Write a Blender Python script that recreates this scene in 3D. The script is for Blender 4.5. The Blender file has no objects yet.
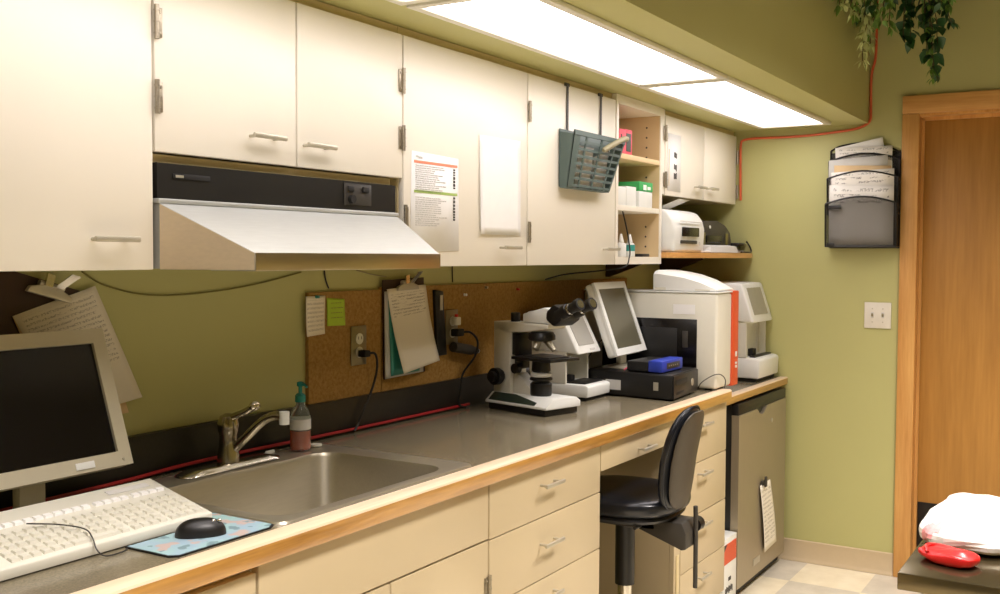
import bpy, bmesh, math, random
from mathutils import Vector, Matrix
C = bpy.context.scene.collection
R = random.Random(7)
PI = math.pi

# ------------------------------------------------------------------ materials
def s2l(c):
    return tuple((x/255/12.92 if x/255 <= .04045 else ((x/255+.055)/1.055)**2.4) for x in c) + (1,)
class N:
    def __init__(s, name):
        s.m = bpy.data.materials.new(name); s.m.use_nodes = True
        s.t = s.m.node_tree; s.b = s.t.nodes['Principled BSDF']
    def n(s, kind, **kw):
        o = s.t.nodes.new(kind)
        for k, v in kw.items():
            if k[0] == '_': o.inputs[k[1:].replace('_', ' ')].default_value = v
            else: setattr(o, k, v)
        return o
    def l(s, a, b): s.t.links.new(a, b)
    def math(s, op, a, b=0.0, c=None):
        o = s.t.nodes.new('ShaderNodeMath'); o.operation = op
        for i, v in enumerate((a, b) if c is None else (a, b, c)):
            if hasattr(v, 'links'): s.l(v, o.inputs[i])
            else: o.inputs[i].default_value = v
        return o.outputs[0]
    def mix(s, f, a, b):
        o = s.t.nodes.new('ShaderNodeMix'); o.data_type = 'RGBA'
        for i, v in ((0, f), (6, a), (7, b)):
            if hasattr(v, 'links'): s.l(v, o.inputs[i])
            else: o.inputs[i].default_value = v
        return o.outputs[2]
    def coords(s, scale=(1, 1, 1), out='Object', loc=(0, 0, 0)):
        t = s.n('ShaderNodeTexCoord'); mp = s.n('ShaderNodeMapping')
        mp.inputs['Scale'].default_value = scale; mp.inputs['Location'].default_value = loc
        s.l(t.outputs[out], mp.inputs[0]); return mp.outputs[0]
    def noise(s, vec, scale, detail=3, rough=.5):
        o = s.n('ShaderNodeTexNoise', _Scale=scale, _Detail=detail, _Roughness=rough); s.l(vec, o.inputs['Vector'])
        return o.outputs['Fac']
    def ramp(s, f, a, b):
        o = s.n('ShaderNodeMapRange'); o.inputs[1].default_value = a; o.inputs[2].default_value = b
        s.l(f, o.inputs[0]); return o.outputs[0]
    def bump(s, h, strength, dist=.002):
        o = s.n('ShaderNodeBump', _Strength=strength, _Distance=dist); s.l(h, o.inputs['Height']); s.l(o.outputs[0], s.b.inputs['Normal'])
    def base(s, c, rough=.5, metal=0, spec=.5, coat=0):
        if hasattr(c, 'links'): s.l(c, s.b.inputs['Base Color'])
        else: s.b.inputs['Base Color'].default_value = c
        s.b.inputs['Roughness'].default_value = rough; s.b.inputs['Metallic'].default_value = metal
        s.b.inputs['Specular IOR Level'].default_value = spec; s.b.inputs['Coat Weight'].default_value = coat
        return s
M = {}
def plain(name, rgb, rough=.5, metal=0, var=.06, nscale=30, bump=0, spec=.5, coat=0):
    k = N(name); v = k.coords(); c = s2l(rgb)
    f = k.noise(v, nscale)
    d = tuple(x*(1-var*2) for x in c[:3])+(1,)
    u = tuple(min(1, x*(1+var)) for x in c[:3])+(1,)
    k.base(k.mix(f, d, u), rough, metal, spec, coat)
    if bump: k.bump(f, bump)
    M[name] = k.m; return k.m
plain('green_paint', (184, 181, 120), .55, var=.03, nscale=3)
plain('ceiling_white', (128, 120, 96), .9)
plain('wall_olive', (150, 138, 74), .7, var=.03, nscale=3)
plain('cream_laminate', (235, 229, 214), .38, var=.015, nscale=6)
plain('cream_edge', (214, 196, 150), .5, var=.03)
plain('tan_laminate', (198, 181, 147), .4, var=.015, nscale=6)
plain('birch_inside', (222, 196, 150), .6, var=.05, nscale=12)
plain('chrome', (215, 210, 198), .18, 1, var=.02)
plain('nickel', (196, 190, 172), .4, .55, var=.05)
plain('dark_chrome', (176, 170, 156), .2, 1, var=.05)
plain('black_plastic', (24, 23, 22), .4, var=.1)
plain('black_rough', (20, 18, 16), .65, var=.1)
plain('charcoal', (58, 54, 48), .5, var=.1)
plain('vinyl_black', (22, 25, 32), .28, var=.1, nscale=60, bump=.15)
plain('vinyl_back', (70, 62, 50), .45, var=.08, nscale=60)
plain('white_plastic', (232, 233, 228), .35, var=.02)
plain('cream_plastic', (220, 217, 202), .4, var=.02)
plain('beige_bezel', (190, 182, 158), .4, var=.02)
plain('screen_dark', (10, 7, 8), .25, var=.1)
plain('screen_grey', (112, 112, 104), .3, var=.05)
plain('lcd_film', (165, 163, 155), .35, var=.03)
plain('blue_plastic', (40, 62, 170), .4, var=.05)
plain('orange_plastic', (214, 84, 46), .45, var=.03)
plain('red_plastic', (205, 30, 30), .35, var=.05)
plain('paper', (242, 241, 238), .8, var=.02)
plain('pink_print', (226, 150, 150), .6)
plain('bag_white', (206, 202, 194), .55, var=.02)
plain('grey_paper', (205, 203, 198), .8, var=.02)
plain('manila', (226, 196, 150), .8, var=.04)
plain('note_green', (176, 205, 60), .8, var=.04)
plain('teal', (60, 150, 140), .35, var=.05)
plain('caddy_grey', (80, 96, 90), .5, var=.05)
plain('pink_card', (232, 92, 110), .6, var=.05)
plain('green_card', (60, 170, 90), .6, var=.05)
plain('vinyl_baseboard', (196, 176, 142), .5, var=.03)
plain('cable_black', (20, 18, 16), .5)
plain('cable_red', (170, 36, 40), .45)
plain('cable_orange', (214, 100, 60), .5)
plain('cable_grey', (150, 142, 110), .6)
plain('olive_wire', (124, 116, 60), .6)
plain('ink', (70, 66, 62), .8)
plain('ink_light', (200, 198, 193), .8)
plain('print_orange', (240, 150, 120), .8)
plain('print_green', (170, 196, 110), .8)
plain('rubber_feet', (30, 28, 26), .8)
plain('hinge_metal', (176, 166, 146), .38, .8, var=.2, nscale=200)
plain('leaf_green', (120, 160, 70), .45, var=.25, nscale=20)
plain('leaf_dark', (46, 88, 42), .4, var=.25, nscale=20)
plain('leaf_pale', (206, 216, 150), .5, var=.2, nscale=20)
plain('stem_brown', (84, 70, 44), .7, var=.2)
plain('basket', (96, 70, 40), .8, var=.2)
plain('dark_wood', (60, 38, 22), .6)
plain('dark_green_panel', (42, 54, 44), .4)
plain('switch_plate', (226, 220, 206), .4)
plain('steel_outlet', (150, 140, 112), .35, .8)
plain('clear_blue', (190, 214, 214), .3)
plain('fridge_side', (30, 29, 26), .4, var=.05)
plain('dim_box', (168, 164, 144), .6)

def brushed(name, rgb, rough, axis, metal=1.0):
    k = N(name); sc = [6, 6, 6]; sc[axis] = .6
    sc = tuple(x*30 for x in sc); v = k.coords(sc); f = k.noise(v, 1.0, 4)
    c = s2l(rgb); k.base(k.mix(f, tuple(x*.86 for x in c[:3])+(1,), c), rough, metal)
    k.l(k.ramp(f, -1.2*rough, 2.2), k.b.inputs['Roughness']) if False else None
    k.bump(f, .04, .001); M[name] = k.m
brushed('hood_steel', (206, 208, 204), .5, 0, .6)
brushed('end_steel', (224, 206, 176), .45, 1, .6)
brushed('lip_steel', (196, 180, 146), .3, 0, .95)
brushed('sink_steel', (206, 198, 178), .33, 0, .8)
brushed('fridge_steel', (178, 166, 142), .42, 2, .6)
brushed('table_steel', (116, 104, 76), .2, 1, .85)
def oak(name, a, b, along, scale=1.0, rough=.32, coat=.3):
    k = N(name); sc = [26*scale]*3; sc[along] = 2.2*scale
    v = k.coords(tuple(sc)); f = k.noise(v, 1.0, 5, .6)
    sc2 = [150*scale]*3; sc2[along] = 9*scale
    g = k.noise(k.coords(tuple(sc2)), 1.0, 2)
    h = k.math('ADD', k.math('MULTIPLY', f, .7), k.math('MULTIPLY', g, .3))
    k.base(k.mix(k.ramp(h, .35, .65), s2l(a), s2l(b)), rough, 0, .5, coat)
    k.bump(g, .05, .0005); M[name] = k.m
oak('oak_edge', (156, 108, 40), (204, 152, 72), 0, 1.0, .3, .6)
oak('lit_oak_edge', (224, 194, 160), (238, 214, 186), 0, 1.0, .3, .3)  # oak with the bright light on its top painted into the colour
oak('oak_trim', (192, 136, 70), (216, 164, 94), 2, .8, .5, 0)
oak('oak_head', (192, 136, 70), (216, 164, 94), 1, .8, .5, 0)
oak('oak_door', (160, 112, 46), (182, 132, 60), 2, .5, .55, 0)
oak('oak_shelf', (196, 140, 76), (226, 172, 104), 0)
def counter():
    k = N('counter_laminate'); v = k.coords()
    f = k.noise(v, 260, 2); g = k.noise(v, 3, 3)
    c = k.mix(k.ramp(f, .3, .7), s2l((104, 96, 78)), s2l((130, 120, 98)))
    k.base(k.mix(k.math('MULTIPLY', g, .3), c, s2l((138, 128, 104))), .22, 0, .5)
    k.b.inputs['Roughness'].default_value = .17; M['counter'] = k.m
    k = N('backsplash_black'); v = k.coords(); f = k.noise(v, 200, 2)
    k.base(k.mix(f, s2l((30, 27, 22)), s2l((48, 42, 34))), .35, 0, .4); M['splash'] = k.m
counter()
def cork():
    k = N('cork'); v = k.coords()
    f = k.noise(v, 90, 4, .7); g = k.noise(v, 14, 2)
    c = k.mix(k.ramp(f, .34, .66), s2l((146, 110, 54)), s2l((178, 140, 80)))
    k.base(k.mix(k.math('MULTIPLY', g, .35), c, s2l((152, 114, 56))), .9, 0, .2); k.bump(f, .3, .002); M['cork'] = k.m
cork()
def tiles():
    k = N('floor_tile'); v = k.coords((1/.305, 1/.305, 1/.305), loc=(.12, .30, .013))
    ch = k.n('ShaderNodeTexChecker', _Scale=1.0); k.l(v, ch.inputs[0])
    n1 = k.noise(k.coords(), 9, 5, .6)
    a = k.mix(k.ramp(n1, .35, .65), s2l((226, 214, 186)), s2l((240, 230, 204)))
    b = k.mix(k.ramp(n1, .35, .65), s2l((196, 188, 172)), s2l((214, 206, 190)))
    k.base(k.mix(ch.outputs['Fac'], a, b), .3, 0, .5); M['floor_tile'] = k.m
tiles()
def written(name, paper, ink, lines, v0, v1, dens=.5, amount=.75):
    k = N(name); t = k.n('ShaderNodeTexCoord'); sx = k.n('ShaderNodeSeparateXYZ'); k.l(t.outputs['UV'], sx.inputs[0])
    U, V = sx.outputs[0], sx.outputs[1]
    fr = k.math('FRACT', k.math('MULTIPLY', V, float(lines)))
    band = k.math('LESS_THAN', fr, .5)
    mp = k.n('ShaderNodeMapping'); mp.inputs['Scale'].default_value = (60, lines*3, 1); k.l(t.outputs['UV'], mp.inputs[0])
    w = k.math('GREATER_THAN', k.noise(mp.outputs[0], 1.0, 2), .5)
    mp2 = k.n('ShaderNodeMapping'); mp2.inputs['Scale'].default_value = (5, lines, 1); k.l(t.outputs['UV'], mp2.inputs[0])
    g = k.math('GREATER_THAN', k.noise(mp2.outputs[0], 1.0, 1), 1-dens)
    inr = k.math('MULTIPLY', k.math('GREATER_THAN', V, v0), k.math('LESS_THAN', V, v1))
    mar = k.math('MULTIPLY', k.math('GREATER_THAN', U, .07), k.math('LESS_THAN', U, .93))
    f = k.math('MULTIPLY', k.math('MULTIPLY', k.math('MULTIPLY', band, w), k.math('MULTIPLY', g, inr)), k.math('MULTIPLY', mar, amount))
    k.base(k.mix(f, s2l(paper), s2l(ink)), .8, 0, .2); M[name] = k.m
written('handwritten', (232, 224, 206), (130, 116, 100), 26, .66, .93, .55)
written('handwritten_long', (230, 222, 206), (96, 84, 76), 24, .35, .96, .62, .5)
written('note_written', (236, 226, 206), (110, 98, 86), 9, .1, .9, .7, .5)
written('list_written', (236, 230, 214), (140, 130, 112), 16, .1, .92, .6, .6)
written('form_print', (236, 232, 224), (120, 116, 112), 10, .7, .95, .5)
def mesh_metal():
    k = N('black_mesh'); v = k.coords((1, 1, 1))
    ck = k.n('ShaderNodeTexChecker', _Scale=520.0); k.l(v, ck.inputs[0])
    k.base(s2l((34, 32, 28)), .5, .3)
    tr = k.n('ShaderNodeBsdfTransparent'); mx = k.n('ShaderNodeMixShader')
    k.l(k.math('MULTIPLY', ck.outputs['Fac'], 1.0), mx.inputs[0])
    k.l(k.b.outputs[0], mx.inputs[1]); k.l(tr.outputs[0], mx.inputs[2])
    out = [n for n in k.t.nodes if n.type == 'OUTPUT_MATERIAL'][0]; k.l(mx.outputs[0], out.inputs[0]); M['black_mesh'] = k.m
mesh_metal()
def emis(name, rgb, strength):
    k = N(name); k.base((.8, .8, .8, 1), .6); k.b.inputs['Emission Color'].default_value = s2l(rgb)
    k.b.inputs['Emission Strength'].default_value = strength; M[name] = k.m
LAMP = 6.4
emis('lamp_lens', (252, 244, 247), LAMP)
emis('fill_lens', (255, 240, 216), .6)  # glow of the added fill panels
def glass(name, rgb, rough=.05, tr=.9):
    k = N(name); k.base(s2l(rgb), rough); k.b.inputs['Transmission Weight'].default_value = tr; k.b.inputs['IOR'].default_value = 1.4; M[name] = k.m
glass('clear_bottle', (226, 236, 228)); glass('orange_liquid', (240, 96, 40), .15, .3); glass('teal_clear', (60, 170, 165), .2, .4)
def pad_picture():
    k = N('mouse_pad_print'); v = k.coords()
    a = k.noise(v, 14, 2); b = k.noise(k.coords(loc=(3, 1, 0)), 22, 2); d = k.noise(k.coords(loc=(7, 5, 0)), 34, 2)
    c = k.mix(k.ramp(a, .4, .6), s2l((150, 172, 192)), s2l((152, 192, 182)))
    c = k.mix(k.ramp(b, .56, .6), c, s2l((206, 150, 124)))
    c = k.mix(k.ramp(d, .60, .64), c, s2l((70, 92, 96)))
    k.base(k.mix(.45, c, s2l((150, 180, 188))), .6); M['mouse_pad_print'] = k.m
pad_picture()
def screen_reflective():
    k = N('dark_touchscreen'); k.base(s2l((96, 92, 74)), .25, 0, .6); M['touchscreen'] = k.m
screen_reflective()

# ------------------------------------------------------------------ geometry
def smoothline(pts, n=6):
    P = [Vector(p) for p in pts]
    if len(P) < 3: return P
    Q = [P[0]*2-P[1]] + P + [P[-1]*2-P[-2]]; out = []
    for i in range(1, len(Q)-2):
        a, b, c, d = Q[i-1:i+3]
        for k in range(n):
            t = k/n
            out.append(.5*((2*b)+(-a+c)*t+(2*a-5*b+4*c-d)*t*t+(-a+3*b-3*c+d)*t**3))
    out.append(P[-1]); return out
class B:
    def __init__(s): s.m = bmesh.new(); s.X = None
    def _add(s, vs, fs):
        V = [s.m.verts.new(s.X @ Vector(v) if s.X else v) for v in vs]
        F = []
        for f in fs:
            try: F.append(s.m.faces.new([V[i] for i in f]))
            except ValueError: pass
        return V, F
    def box(s, x0, x1, y0, y1, z0, z1, bev=0, seg=2):
        vs = [(x, y, z) for x in (x0, x1) for y in (y0, y1) for z in (z0, z1)]
        fs = [(0, 1, 3, 2), (4, 6, 7, 5), (0, 4, 5, 1), (2, 3, 7, 6), (0, 2, 6, 4), (1, 5, 7, 3)]
        V, F = s._add(vs, fs)
        if bev:
            E = list({e for f in F for e in f.edges})
            bmesh.ops.bevel(s.m, geom=E, offset=min(bev, .49*min(abs(x1-x0), abs(y1-y0), abs(z1-z0))), segments=seg, profile=.5, affect='EDGES')
        return s
    def prism(s, poly, axis, a0, a1, bev=0, seg=2):
        def P(u, v, a): return {'x': (a, u, v), 'y': (u, a, v), 'z': (u, v, a)}[axis]
        n = len(poly)
        vs = [P(u, v, a0) for u, v in poly] + [P(u, v, a1) for u, v in poly]
        fs = [tuple(range(n))[::-1], tuple(range(n, 2*n))] + [(i, (i+1) % n, n+(i+1) % n, n+i) for i in range(n)]
        V, F = s._add(vs, fs)
        if bev:
            E = list({e for f in F for e in f.edges})
            bmesh.ops.bevel(s.m, geom=E, offset=bev, segments=seg, profile=.5, affect='EDGES', clamp_overlap=True)
        return s
    def hexa(s, p):     # 8 points: bottom 4, top 4 (loops)
        s._add(p, [(3, 2, 1, 0), (4, 5, 6, 7), (0, 1, 5, 4), (1, 2, 6, 5), (2, 3, 7, 6), (3, 0, 4, 7)]); return s
    def cyl(s, p, q, r, r2=None, n=20, caps=True):
        return s.tube([p, q], r, n, [r, r if r2 is None else r2], caps)
    def tube(s, pts, r, n=8, radii=None, caps=True):
        P = [Vector(p) for p in pts]; vs = []; fs = []
        up = None
        for i, p in enumerate(P):
            d = (P[min(i+1, len(P)-1)]-P[max(i-1, 0)])
            d = d.normalized() if d.length > 1e-9 else Vector((0, 0, 1))
            if up is None:
                up = Vector((0, 0, 1)) if abs(d.z) < .9 else Vector((1, 0, 0))
            a = (up-d*up.dot(d)).normalized(); b = d.cross(a); up = a
            rr = radii[i] if radii else r
            for k in range(n):
                t = 2*PI*k/n; vs.append(p+a*math.cos(t)*rr+b*math.sin(t)*rr)
        m = len(P)
        for i in range(m-1):
            for k in range(n):
                fs.append((i*n+k, i*n+(k+1) % n, (i+1)*n+(k+1) % n, (i+1)*n+k))
        if caps: fs += [tuple(range(n))[::-1], tuple(range((m-1)*n, m*n))]
        s._add(vs, fs); return s
    def cable(s, pts, r, n=7, k=6): return s.tube(smoothline(pts, k), r, n)
    def lathe(s, prof, c, n=24, axis=(0, 0, 1)):
        P = [Vector(c)+Vector(axis)*z for r, z in prof]
        return s.tube_r(P, [r for r, z in prof], n, Vector(axis))
    def tube_r(s, P, rad, n, d):
        a = d.orthogonal().normalized(); b = d.cross(a).normalized(); vs = []; fs = []
        for p, r in zip(P, rad):
            for k in range(n):
                t = 2*PI*k/n; vs.append(p+a*math.cos(t)*r+b*math.sin(t)*r)
        m = len(P)
        for i in range(m-1):
            for k in range(n): fs.append((i*n+k, i*n+(k+1) % n, (i+1)*n+(k+1) % n, (i+1)*n+k))
        fs += [tuple(range(n))[::-1], tuple(range((m-1)*n, m*n))]
        s._add(vs, fs); return s
    def ball(s, c, a, b=None, d=None, e=1.0, nu=24, nv=14, rot=None, e2=None):
        b = a if b is None else b; d = a if d is None else d; e2 = e if e2 is None else e2
        f = lambda t, k: math.copysign(abs(t)**k, t)
        c = Vector(c); vs = []; fs = []
        for j in range(nv+1):
            ph = -PI/2+PI*j/nv
            for i in range(nu):
                th = 2*PI*i/nu
                v = Vector((a*f(math.cos(ph), e2)*f(math.cos(th), e), b*f(math.cos(ph), e2)*f(math.sin(th), e), d*f(math.sin(ph), e2)))
                if rot: v = rot @ v
                vs.append(c+v)
        for j in range(nv):
            for i in range(nu): fs.append((j*nu+i, j*nu+(i+1) % nu, (j+1)*nu+(i+1) % nu, (j+1)*nu+i))
        s._add(vs, fs); bmesh.ops.remove_doubles(s.m, verts=s.m.verts, dist=1e-6); return s
    def loft(s, rings, cap0=False, cap1=False, closed=True):
        vs = [p for r in rings for p in r]; n = len(rings[0]); fs = []
        for i in range(len(rings)-1):
            for k in range(n if closed else n-1): fs.append((i*n+k, i*n+(k+1) % n, (i+1)*n+(k+1) % n, (i+1)*n+k))
        if cap0: fs.append(tuple(range(n))[::-1])
        if cap1: fs.append(tuple(range((len(rings)-1)*n, len(rings)*n)))
        s._add(vs, fs); return s
    def frame(s, x0, x1, z0, z1, w, y0, y1):  # rectangular ring in the XZ plane
        s.box(x0, x0+w, y0, y1, z0, z1); s.box(x1-w, x1, y0, y1, z0, z1)
        s.box(x0+w, x1-w, y0, y1, z0, z0+w); s.box(x0+w, x1-w, y0, y1, z1-w, z1); return s
    def out(s, name, mat, parent=None, smooth=True, sub=0, solid=0):
        bmesh.ops.recalc_face_normals(s.m, faces=s.m.faces)
        me = bpy.data.meshes.new(name); s.m.to_mesh(me); s.m.free()
        o = bpy.data.objects.new(name, me); C.objects.link(o)
        me.materials.append(M[mat] if isinstance(mat, str) else mat)
        if solid:
            q = o.modifiers.new('s', 'SOLIDIFY'); q.thickness = solid; q.offset = 0
        if sub:
            q = o.modifiers.new('s', 'SUBSURF'); q.levels = q.render_levels = sub
        if smooth:
            for p in me.polygons: p.use_smooth = True
            me.set_sharp_from_angle(angle=math.radians(38))
        if parent is not None:
            o.parent = parent
            o.matrix_parent_inverse = WM[parent.name].inverted() if parent.name in WM else Matrix()
        return o
WM = {}
def rr(x0, x1, y0, y1, r, z, n=6):
    out = []
    for cx, cy, a in ((x1-r, y1-r, 0), (x0+r, y1-r, PI/2), (x0+r, y0+r, PI), (x1-r, y0+r, 1.5*PI)):
        for k in range(n+1):
            t = a+PI/2*k/n; out.append(Vector((cx+r*math.cos(t), cy+r*math.sin(t), z)))
    return out
def thing(name, label, cat, loc=(0, 0, 0), group=None):
    o = bpy.data.objects.new(name, None); C.objects.link(o); o.location = loc
    o.empty_display_size = .05
    WM[o.name] = Matrix.Translation(Vector(loc))
    o['label'] = label; o['category'] = cat
    if group: o['group'] = group
    return o
def tag(o, label, cat, group=None):
    o['label'] = label; o['category'] = cat
    if group: o['group'] = group
    return o
def lab(o, text): o['label'] = text; return o
def struct(o): o['kind'] = 'structure'; return o
def sheet(name, p00, p10, p01, p11, mat, parent=None, curl=0, nx=8, ny=12, thick=.0006, wave=0, seed=0, curlfn=None):
    """paper: p00 bottom-left, p10 bottom-right, p01 top-left, p11 top-right; bulge along its normal"""
    a, b, c, d = map(Vector, (p00, p10, p01, p11)); nrm = (b-a).cross(c-a).normalized()
    bm = bmesh.new(); uv = bm.loops.layers.uv.new('UVMap'); g = []
    for j in range(ny+1):
        v = j/ny; row = []
        for i in range(nx+1):
            u = i/nx; p = a*(1-u)*(1-v)+b*u*(1-v)+c*(1-u)*v+d*u*v
            h = curl*math.sin(PI*v)+wave*math.sin(7*u+seed+3*v)
            if curlfn: h += curlfn(u, v)
            row.append(bm.verts.new(p+nrm*h))
        g.append(row)
    for j in range(ny):
        for i in range(nx):
            f = bm.faces.new((g[j][i], g[j][i+1], g[j+1][i+1], g[j+1][i]))
            for lp, (ii, jj) in zip(f.loops, ((i, j), (i+1, j), (i+1, j+1), (i, j+1))): lp[uv].uv = (ii/nx, jj/ny)
    me = bpy.data.meshes.new(name); bm.to_mesh(me); bm.free()
    o = bpy.data.objects.new(name, me); C.objects.link(o); me.materials.append(M[mat])
    for p in me.polygons: p.use_smooth = True
    q = o.modifiers.new('s', 'SOLIDIFY'); q.thickness = thick; q.offset = 1
    if parent is not None:
        o.parent = parent; o.matrix_parent_inverse = WM[parent.name].inverted() if parent.name in WM else Matrix()
    return o

XE = 4.86; XW = -1.6; YR = -3.6; ZC = 2.75
SOF = 2.03; YU = -.33; CT = .91
# ------------------------------------------------------------------ room shell
struct(B().box(XW, XE+1.2, YR, .1, -.1, 0).out('floor', 'floor_tile'))
struct(B().box(XW, XE+1.2, YR, .1, ZC, ZC+.1).out('ceiling', 'ceiling_white'))
struct(B().box(XW, XE+.1, 0, .1, 0, ZC).out('wall_back', 'green_paint'))
DY0, DY1, DZ = -1.125, -2.02, 2.075       # door opening
struct(B().box(XE, XE+.12, DY0, 0, 0, ZC).box(XE, XE+.12, YR, DY1, 0, ZC).box(XE, XE+.12, DY1, DY0, DZ, ZC).out('wall_end', 'green_paint', smooth=False))
struct(B().box(XW, XE+1.2, YR-.1, YR, 0, ZC).out('wall_right', 'wall_olive'))
struct(B().box(XW-.1, XW, YR, .1, 0, ZC).out('wall_left', 'wall_olive'))
struct(B().box(XW, XE, -.936, -.0005, SOF, ZC-.001).out('wall_soffit', 'green_paint', smooth=False))
bb = struct(B().prism([(XE-.001, .001), (XE-.016, .001), (XE-.012, .012), (XE-.006, .02), (XE-.006, .098), (XE-.001, .102)], 'y', -1.078, -.02).out('baseboard_end', 'vinyl_baseboard'))
d = thing('door_1', '', ''); del d['label']; del d['category']; struct(d)
B().box(XE-.018, XE-.0005, -1.152, -1.08, .0, 2.06, .004).box(XE-.018, XE-.0005, -2.095, -2.0, 0, 2.06, .004).out('casing', 'oak_trim', d)
B().box(XE-.018, XE-.0005, -2.095, -1.08, 2.0605, 2.14, .004).out('head_casing', 'oak_head', d)
B().box(XE-.0003, XE+.119, -1.15, -1.1255, 0, 2.05).box(XE-.0003, XE+.119, -2.0195, -1.99, 0, 2.05).box(XE-.0003, XE+.119, -1.99, -1.15, 2.05, 2.0745).out('jamb', 'oak_trim', d, smooth=False)
B().box(XE+.05, XE+.062, -1.163, -1.1505, 0, 2.045).box(XE+.05, XE+.062, -1.9895, -1.15, 2.035, 2.0495).out('door_stop', 'oak_trim', d, smooth=False)
B().box(XE+.064, XE+.104, -1.988, -1.152, .01, 2.048, .002).out('door_panel', 'oak_door', d)
B().box(XE+.0605, XE+.0635, -1.97, -1.165, .02, .335, .0005).out('kick_plate', 'black_plastic', d)
h = B().cyl((XE+.063, -1.93, 1.0), (XE+.055, -1.93, 1.0), .03).cyl((XE+.055, -1.93, 1.0), (XE+.01, -1.93, 1.0), .01).box(XE+.0, XE+.014, -1.94, -1.84, .99, 1.01, .004).out('door_handle', 'nickel', d)

# ------------------------------------------------------------------ soffit lights
def troffer(x0, x1, label, y0=-.81, y1=-.482, z=SOF, mat='lamp_lens', grp='ceiling fixtures under the soffit'):
    t = thing('ceiling_light', label, 'light', ((x0+x1)/2, (y0+y1)/2, z), grp)
    w = .026; f = B()
    f.box(x0, x1, y0, y0+w, z-.014, z-.0005, .003).box(x0, x1, y1-w, y1, z-.014, z-.0005, .003)
    f.box(x0, x0+w, y0+w, y1-w, z-.014, z-.0005, .003).box(x1-w, x1, y0+w, y1-w, z-.014, z-.0005, .003)
    f.out('frame', 'cream_plastic', t)
    B().box(x0+w, x1-w, y0+w, y1-w, z-.006, z-.001).out('lens', mat, t)
troffer(2.0, 3.33, 'long lit fluorescent panel in the soffit above the tall cabinet doors')
troffer(3.35, 4.70, 'lit fluorescent panel in the soffit nearest the end wall')
troffer(.65, 1.98, 'lit fluorescent panel in the soffit above the left cabinet')
def fill_panel(x, y, label, power):  # unseen panel and area lamp added as fill for fronts, counter and floor
    troffer(x-.6, x+.6, label, y-.3, y+.3, ZC, 'fill_lens', 'added fill panels on the ceiling')
    l = bpy.data.lights.new('fill_lamp', 'AREA'); l.shape = 'RECTANGLE'; l.size = 1.1; l.size_y = .5
    l.energy = power; l.color = (1, .92, .88); l.spread = math.radians(105)  # limited spread keeps the added fill off the soffit
    o = bpy.data.objects.new('fill_lamp', l); C.objects.link(o); o.location = (x, y, ZC-.02)
fill_panel(.9, -1.95, 'unseen ceiling panel added as fill light on the camera side', 58)
fill_panel(3.3, -1.95, 'unseen ceiling panel added as fill light above the metal table', 58)

# ------------------------------------------------------------------ cabinets
def pull(x, z, y, parent, w=.10, mat='nickel', drop=0):
    b = B()
    b.cyl((x-w*.36, y, z), (x-w*.36, y-.024, z), .0038, n=10).cyl((x+w*.36, y, z), (x+w*.36, y-.024, z), .0038, n=10)
    b.box(x-w/2, x+w/2, y-.031, y-.022, z-.005, z+.006, .003)
    return b.out('handle', mat, parent)
def hinge(x, z, parent, y=YU, h=.066, side=1, mat='hinge_metal'):
    b = B().cyl((x, y-.006, z-h/2), (x, y-.006, z+h/2), .005, n=10)
    b.box(min(x, x+side*.016), max(x, x+side*.016), y-.0035, y-.0005, z-h/2+.004, z+h/2-.004, .001)
    for k in (-1, 0, 1): b.cyl((x, y-.006, z+k*h/3-.001), (x, y-.006, z+k*h/3+.001), .0062, n=10)
    for k in (-.3, .3): b.cyl((x+side*.010, y-.003, z+k*h), (x+side*.010, y-.006, z+k*h), .003, n=8)
    return b.out('hinge', mat, parent)
def cab_door(x0, x1, z0, z1, parent, mat='cream_laminate', y=YU, hx=None, hz=None, hinges=(), hs=1):
    dd = B().box(x0+.0015, x1-.0015, y, y+.018, z0, z1, .002).out('door', mat, parent)
    if hx is not None: pull(hx, hz, y, dd)
    for hxx, hz2, sd in hinges: hinge(hxx, hz2, dd, y, side=sd)
    return dd
def carcass(x0, x1, z0, z1, parent, y=YU, mat='cream_edge', depth=None):
    B().box(x0, x1, y+.0185, -.001, z0, z1).out('cabinet_body', mat, parent, smooth=False)
ZT = SOF-.0015; ZD = 2.004; ZB = 1.40
t = thing('wall_cabinet', 'tall cream wall cabinet door with bar handle left of the steel range hood', 'cabinet', (1.15, -.16, ZB))
carcass(.93, 1.381, ZB+.002, ZT, t)
cab_door(.93, 1.382, ZB, ZD, t, hx=1.277, hz=1.458)
t = thing('wall_cabinet', 'short two-door cream cabinet mounted above the steel range hood', 'cabinet', (1.79, -.16, 1.63))
carcass(1.3835, 2.191, 1.634, ZT, t)
cab_door(1.385, 1.788, 1.632, ZD, t, hx=1.678, hz=1.687, hinges=[(1.388, 1.883, 1), (1.388, 1.738, 1)])
cab_door(1.790, 2.191, 1.632, ZD, t, hx=1.848, hz=1.682, hinges=[(2.188, 1.884, -1), (2.188, 1.736, -1)])
t = thing('wall_cabinet', 'wide cream cabinet with papers taped on one door and a grey basket on the other', 'cabinet', (2.84, -.16, ZB))
carcass(2.193, 3.497, ZB+.002, ZT, t)
cab_door(2.194, 2.843, ZB, ZD, t, hx=2.717, hz=1.455, hinges=[(2.197, 1.53, 1)])
cab_door(2.846, 3.492, ZB, ZD, t, hx=3.43, hz=1.455, hinges=[(2.849, 1.884, 1), (2.849, 1.505, 1)])
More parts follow.
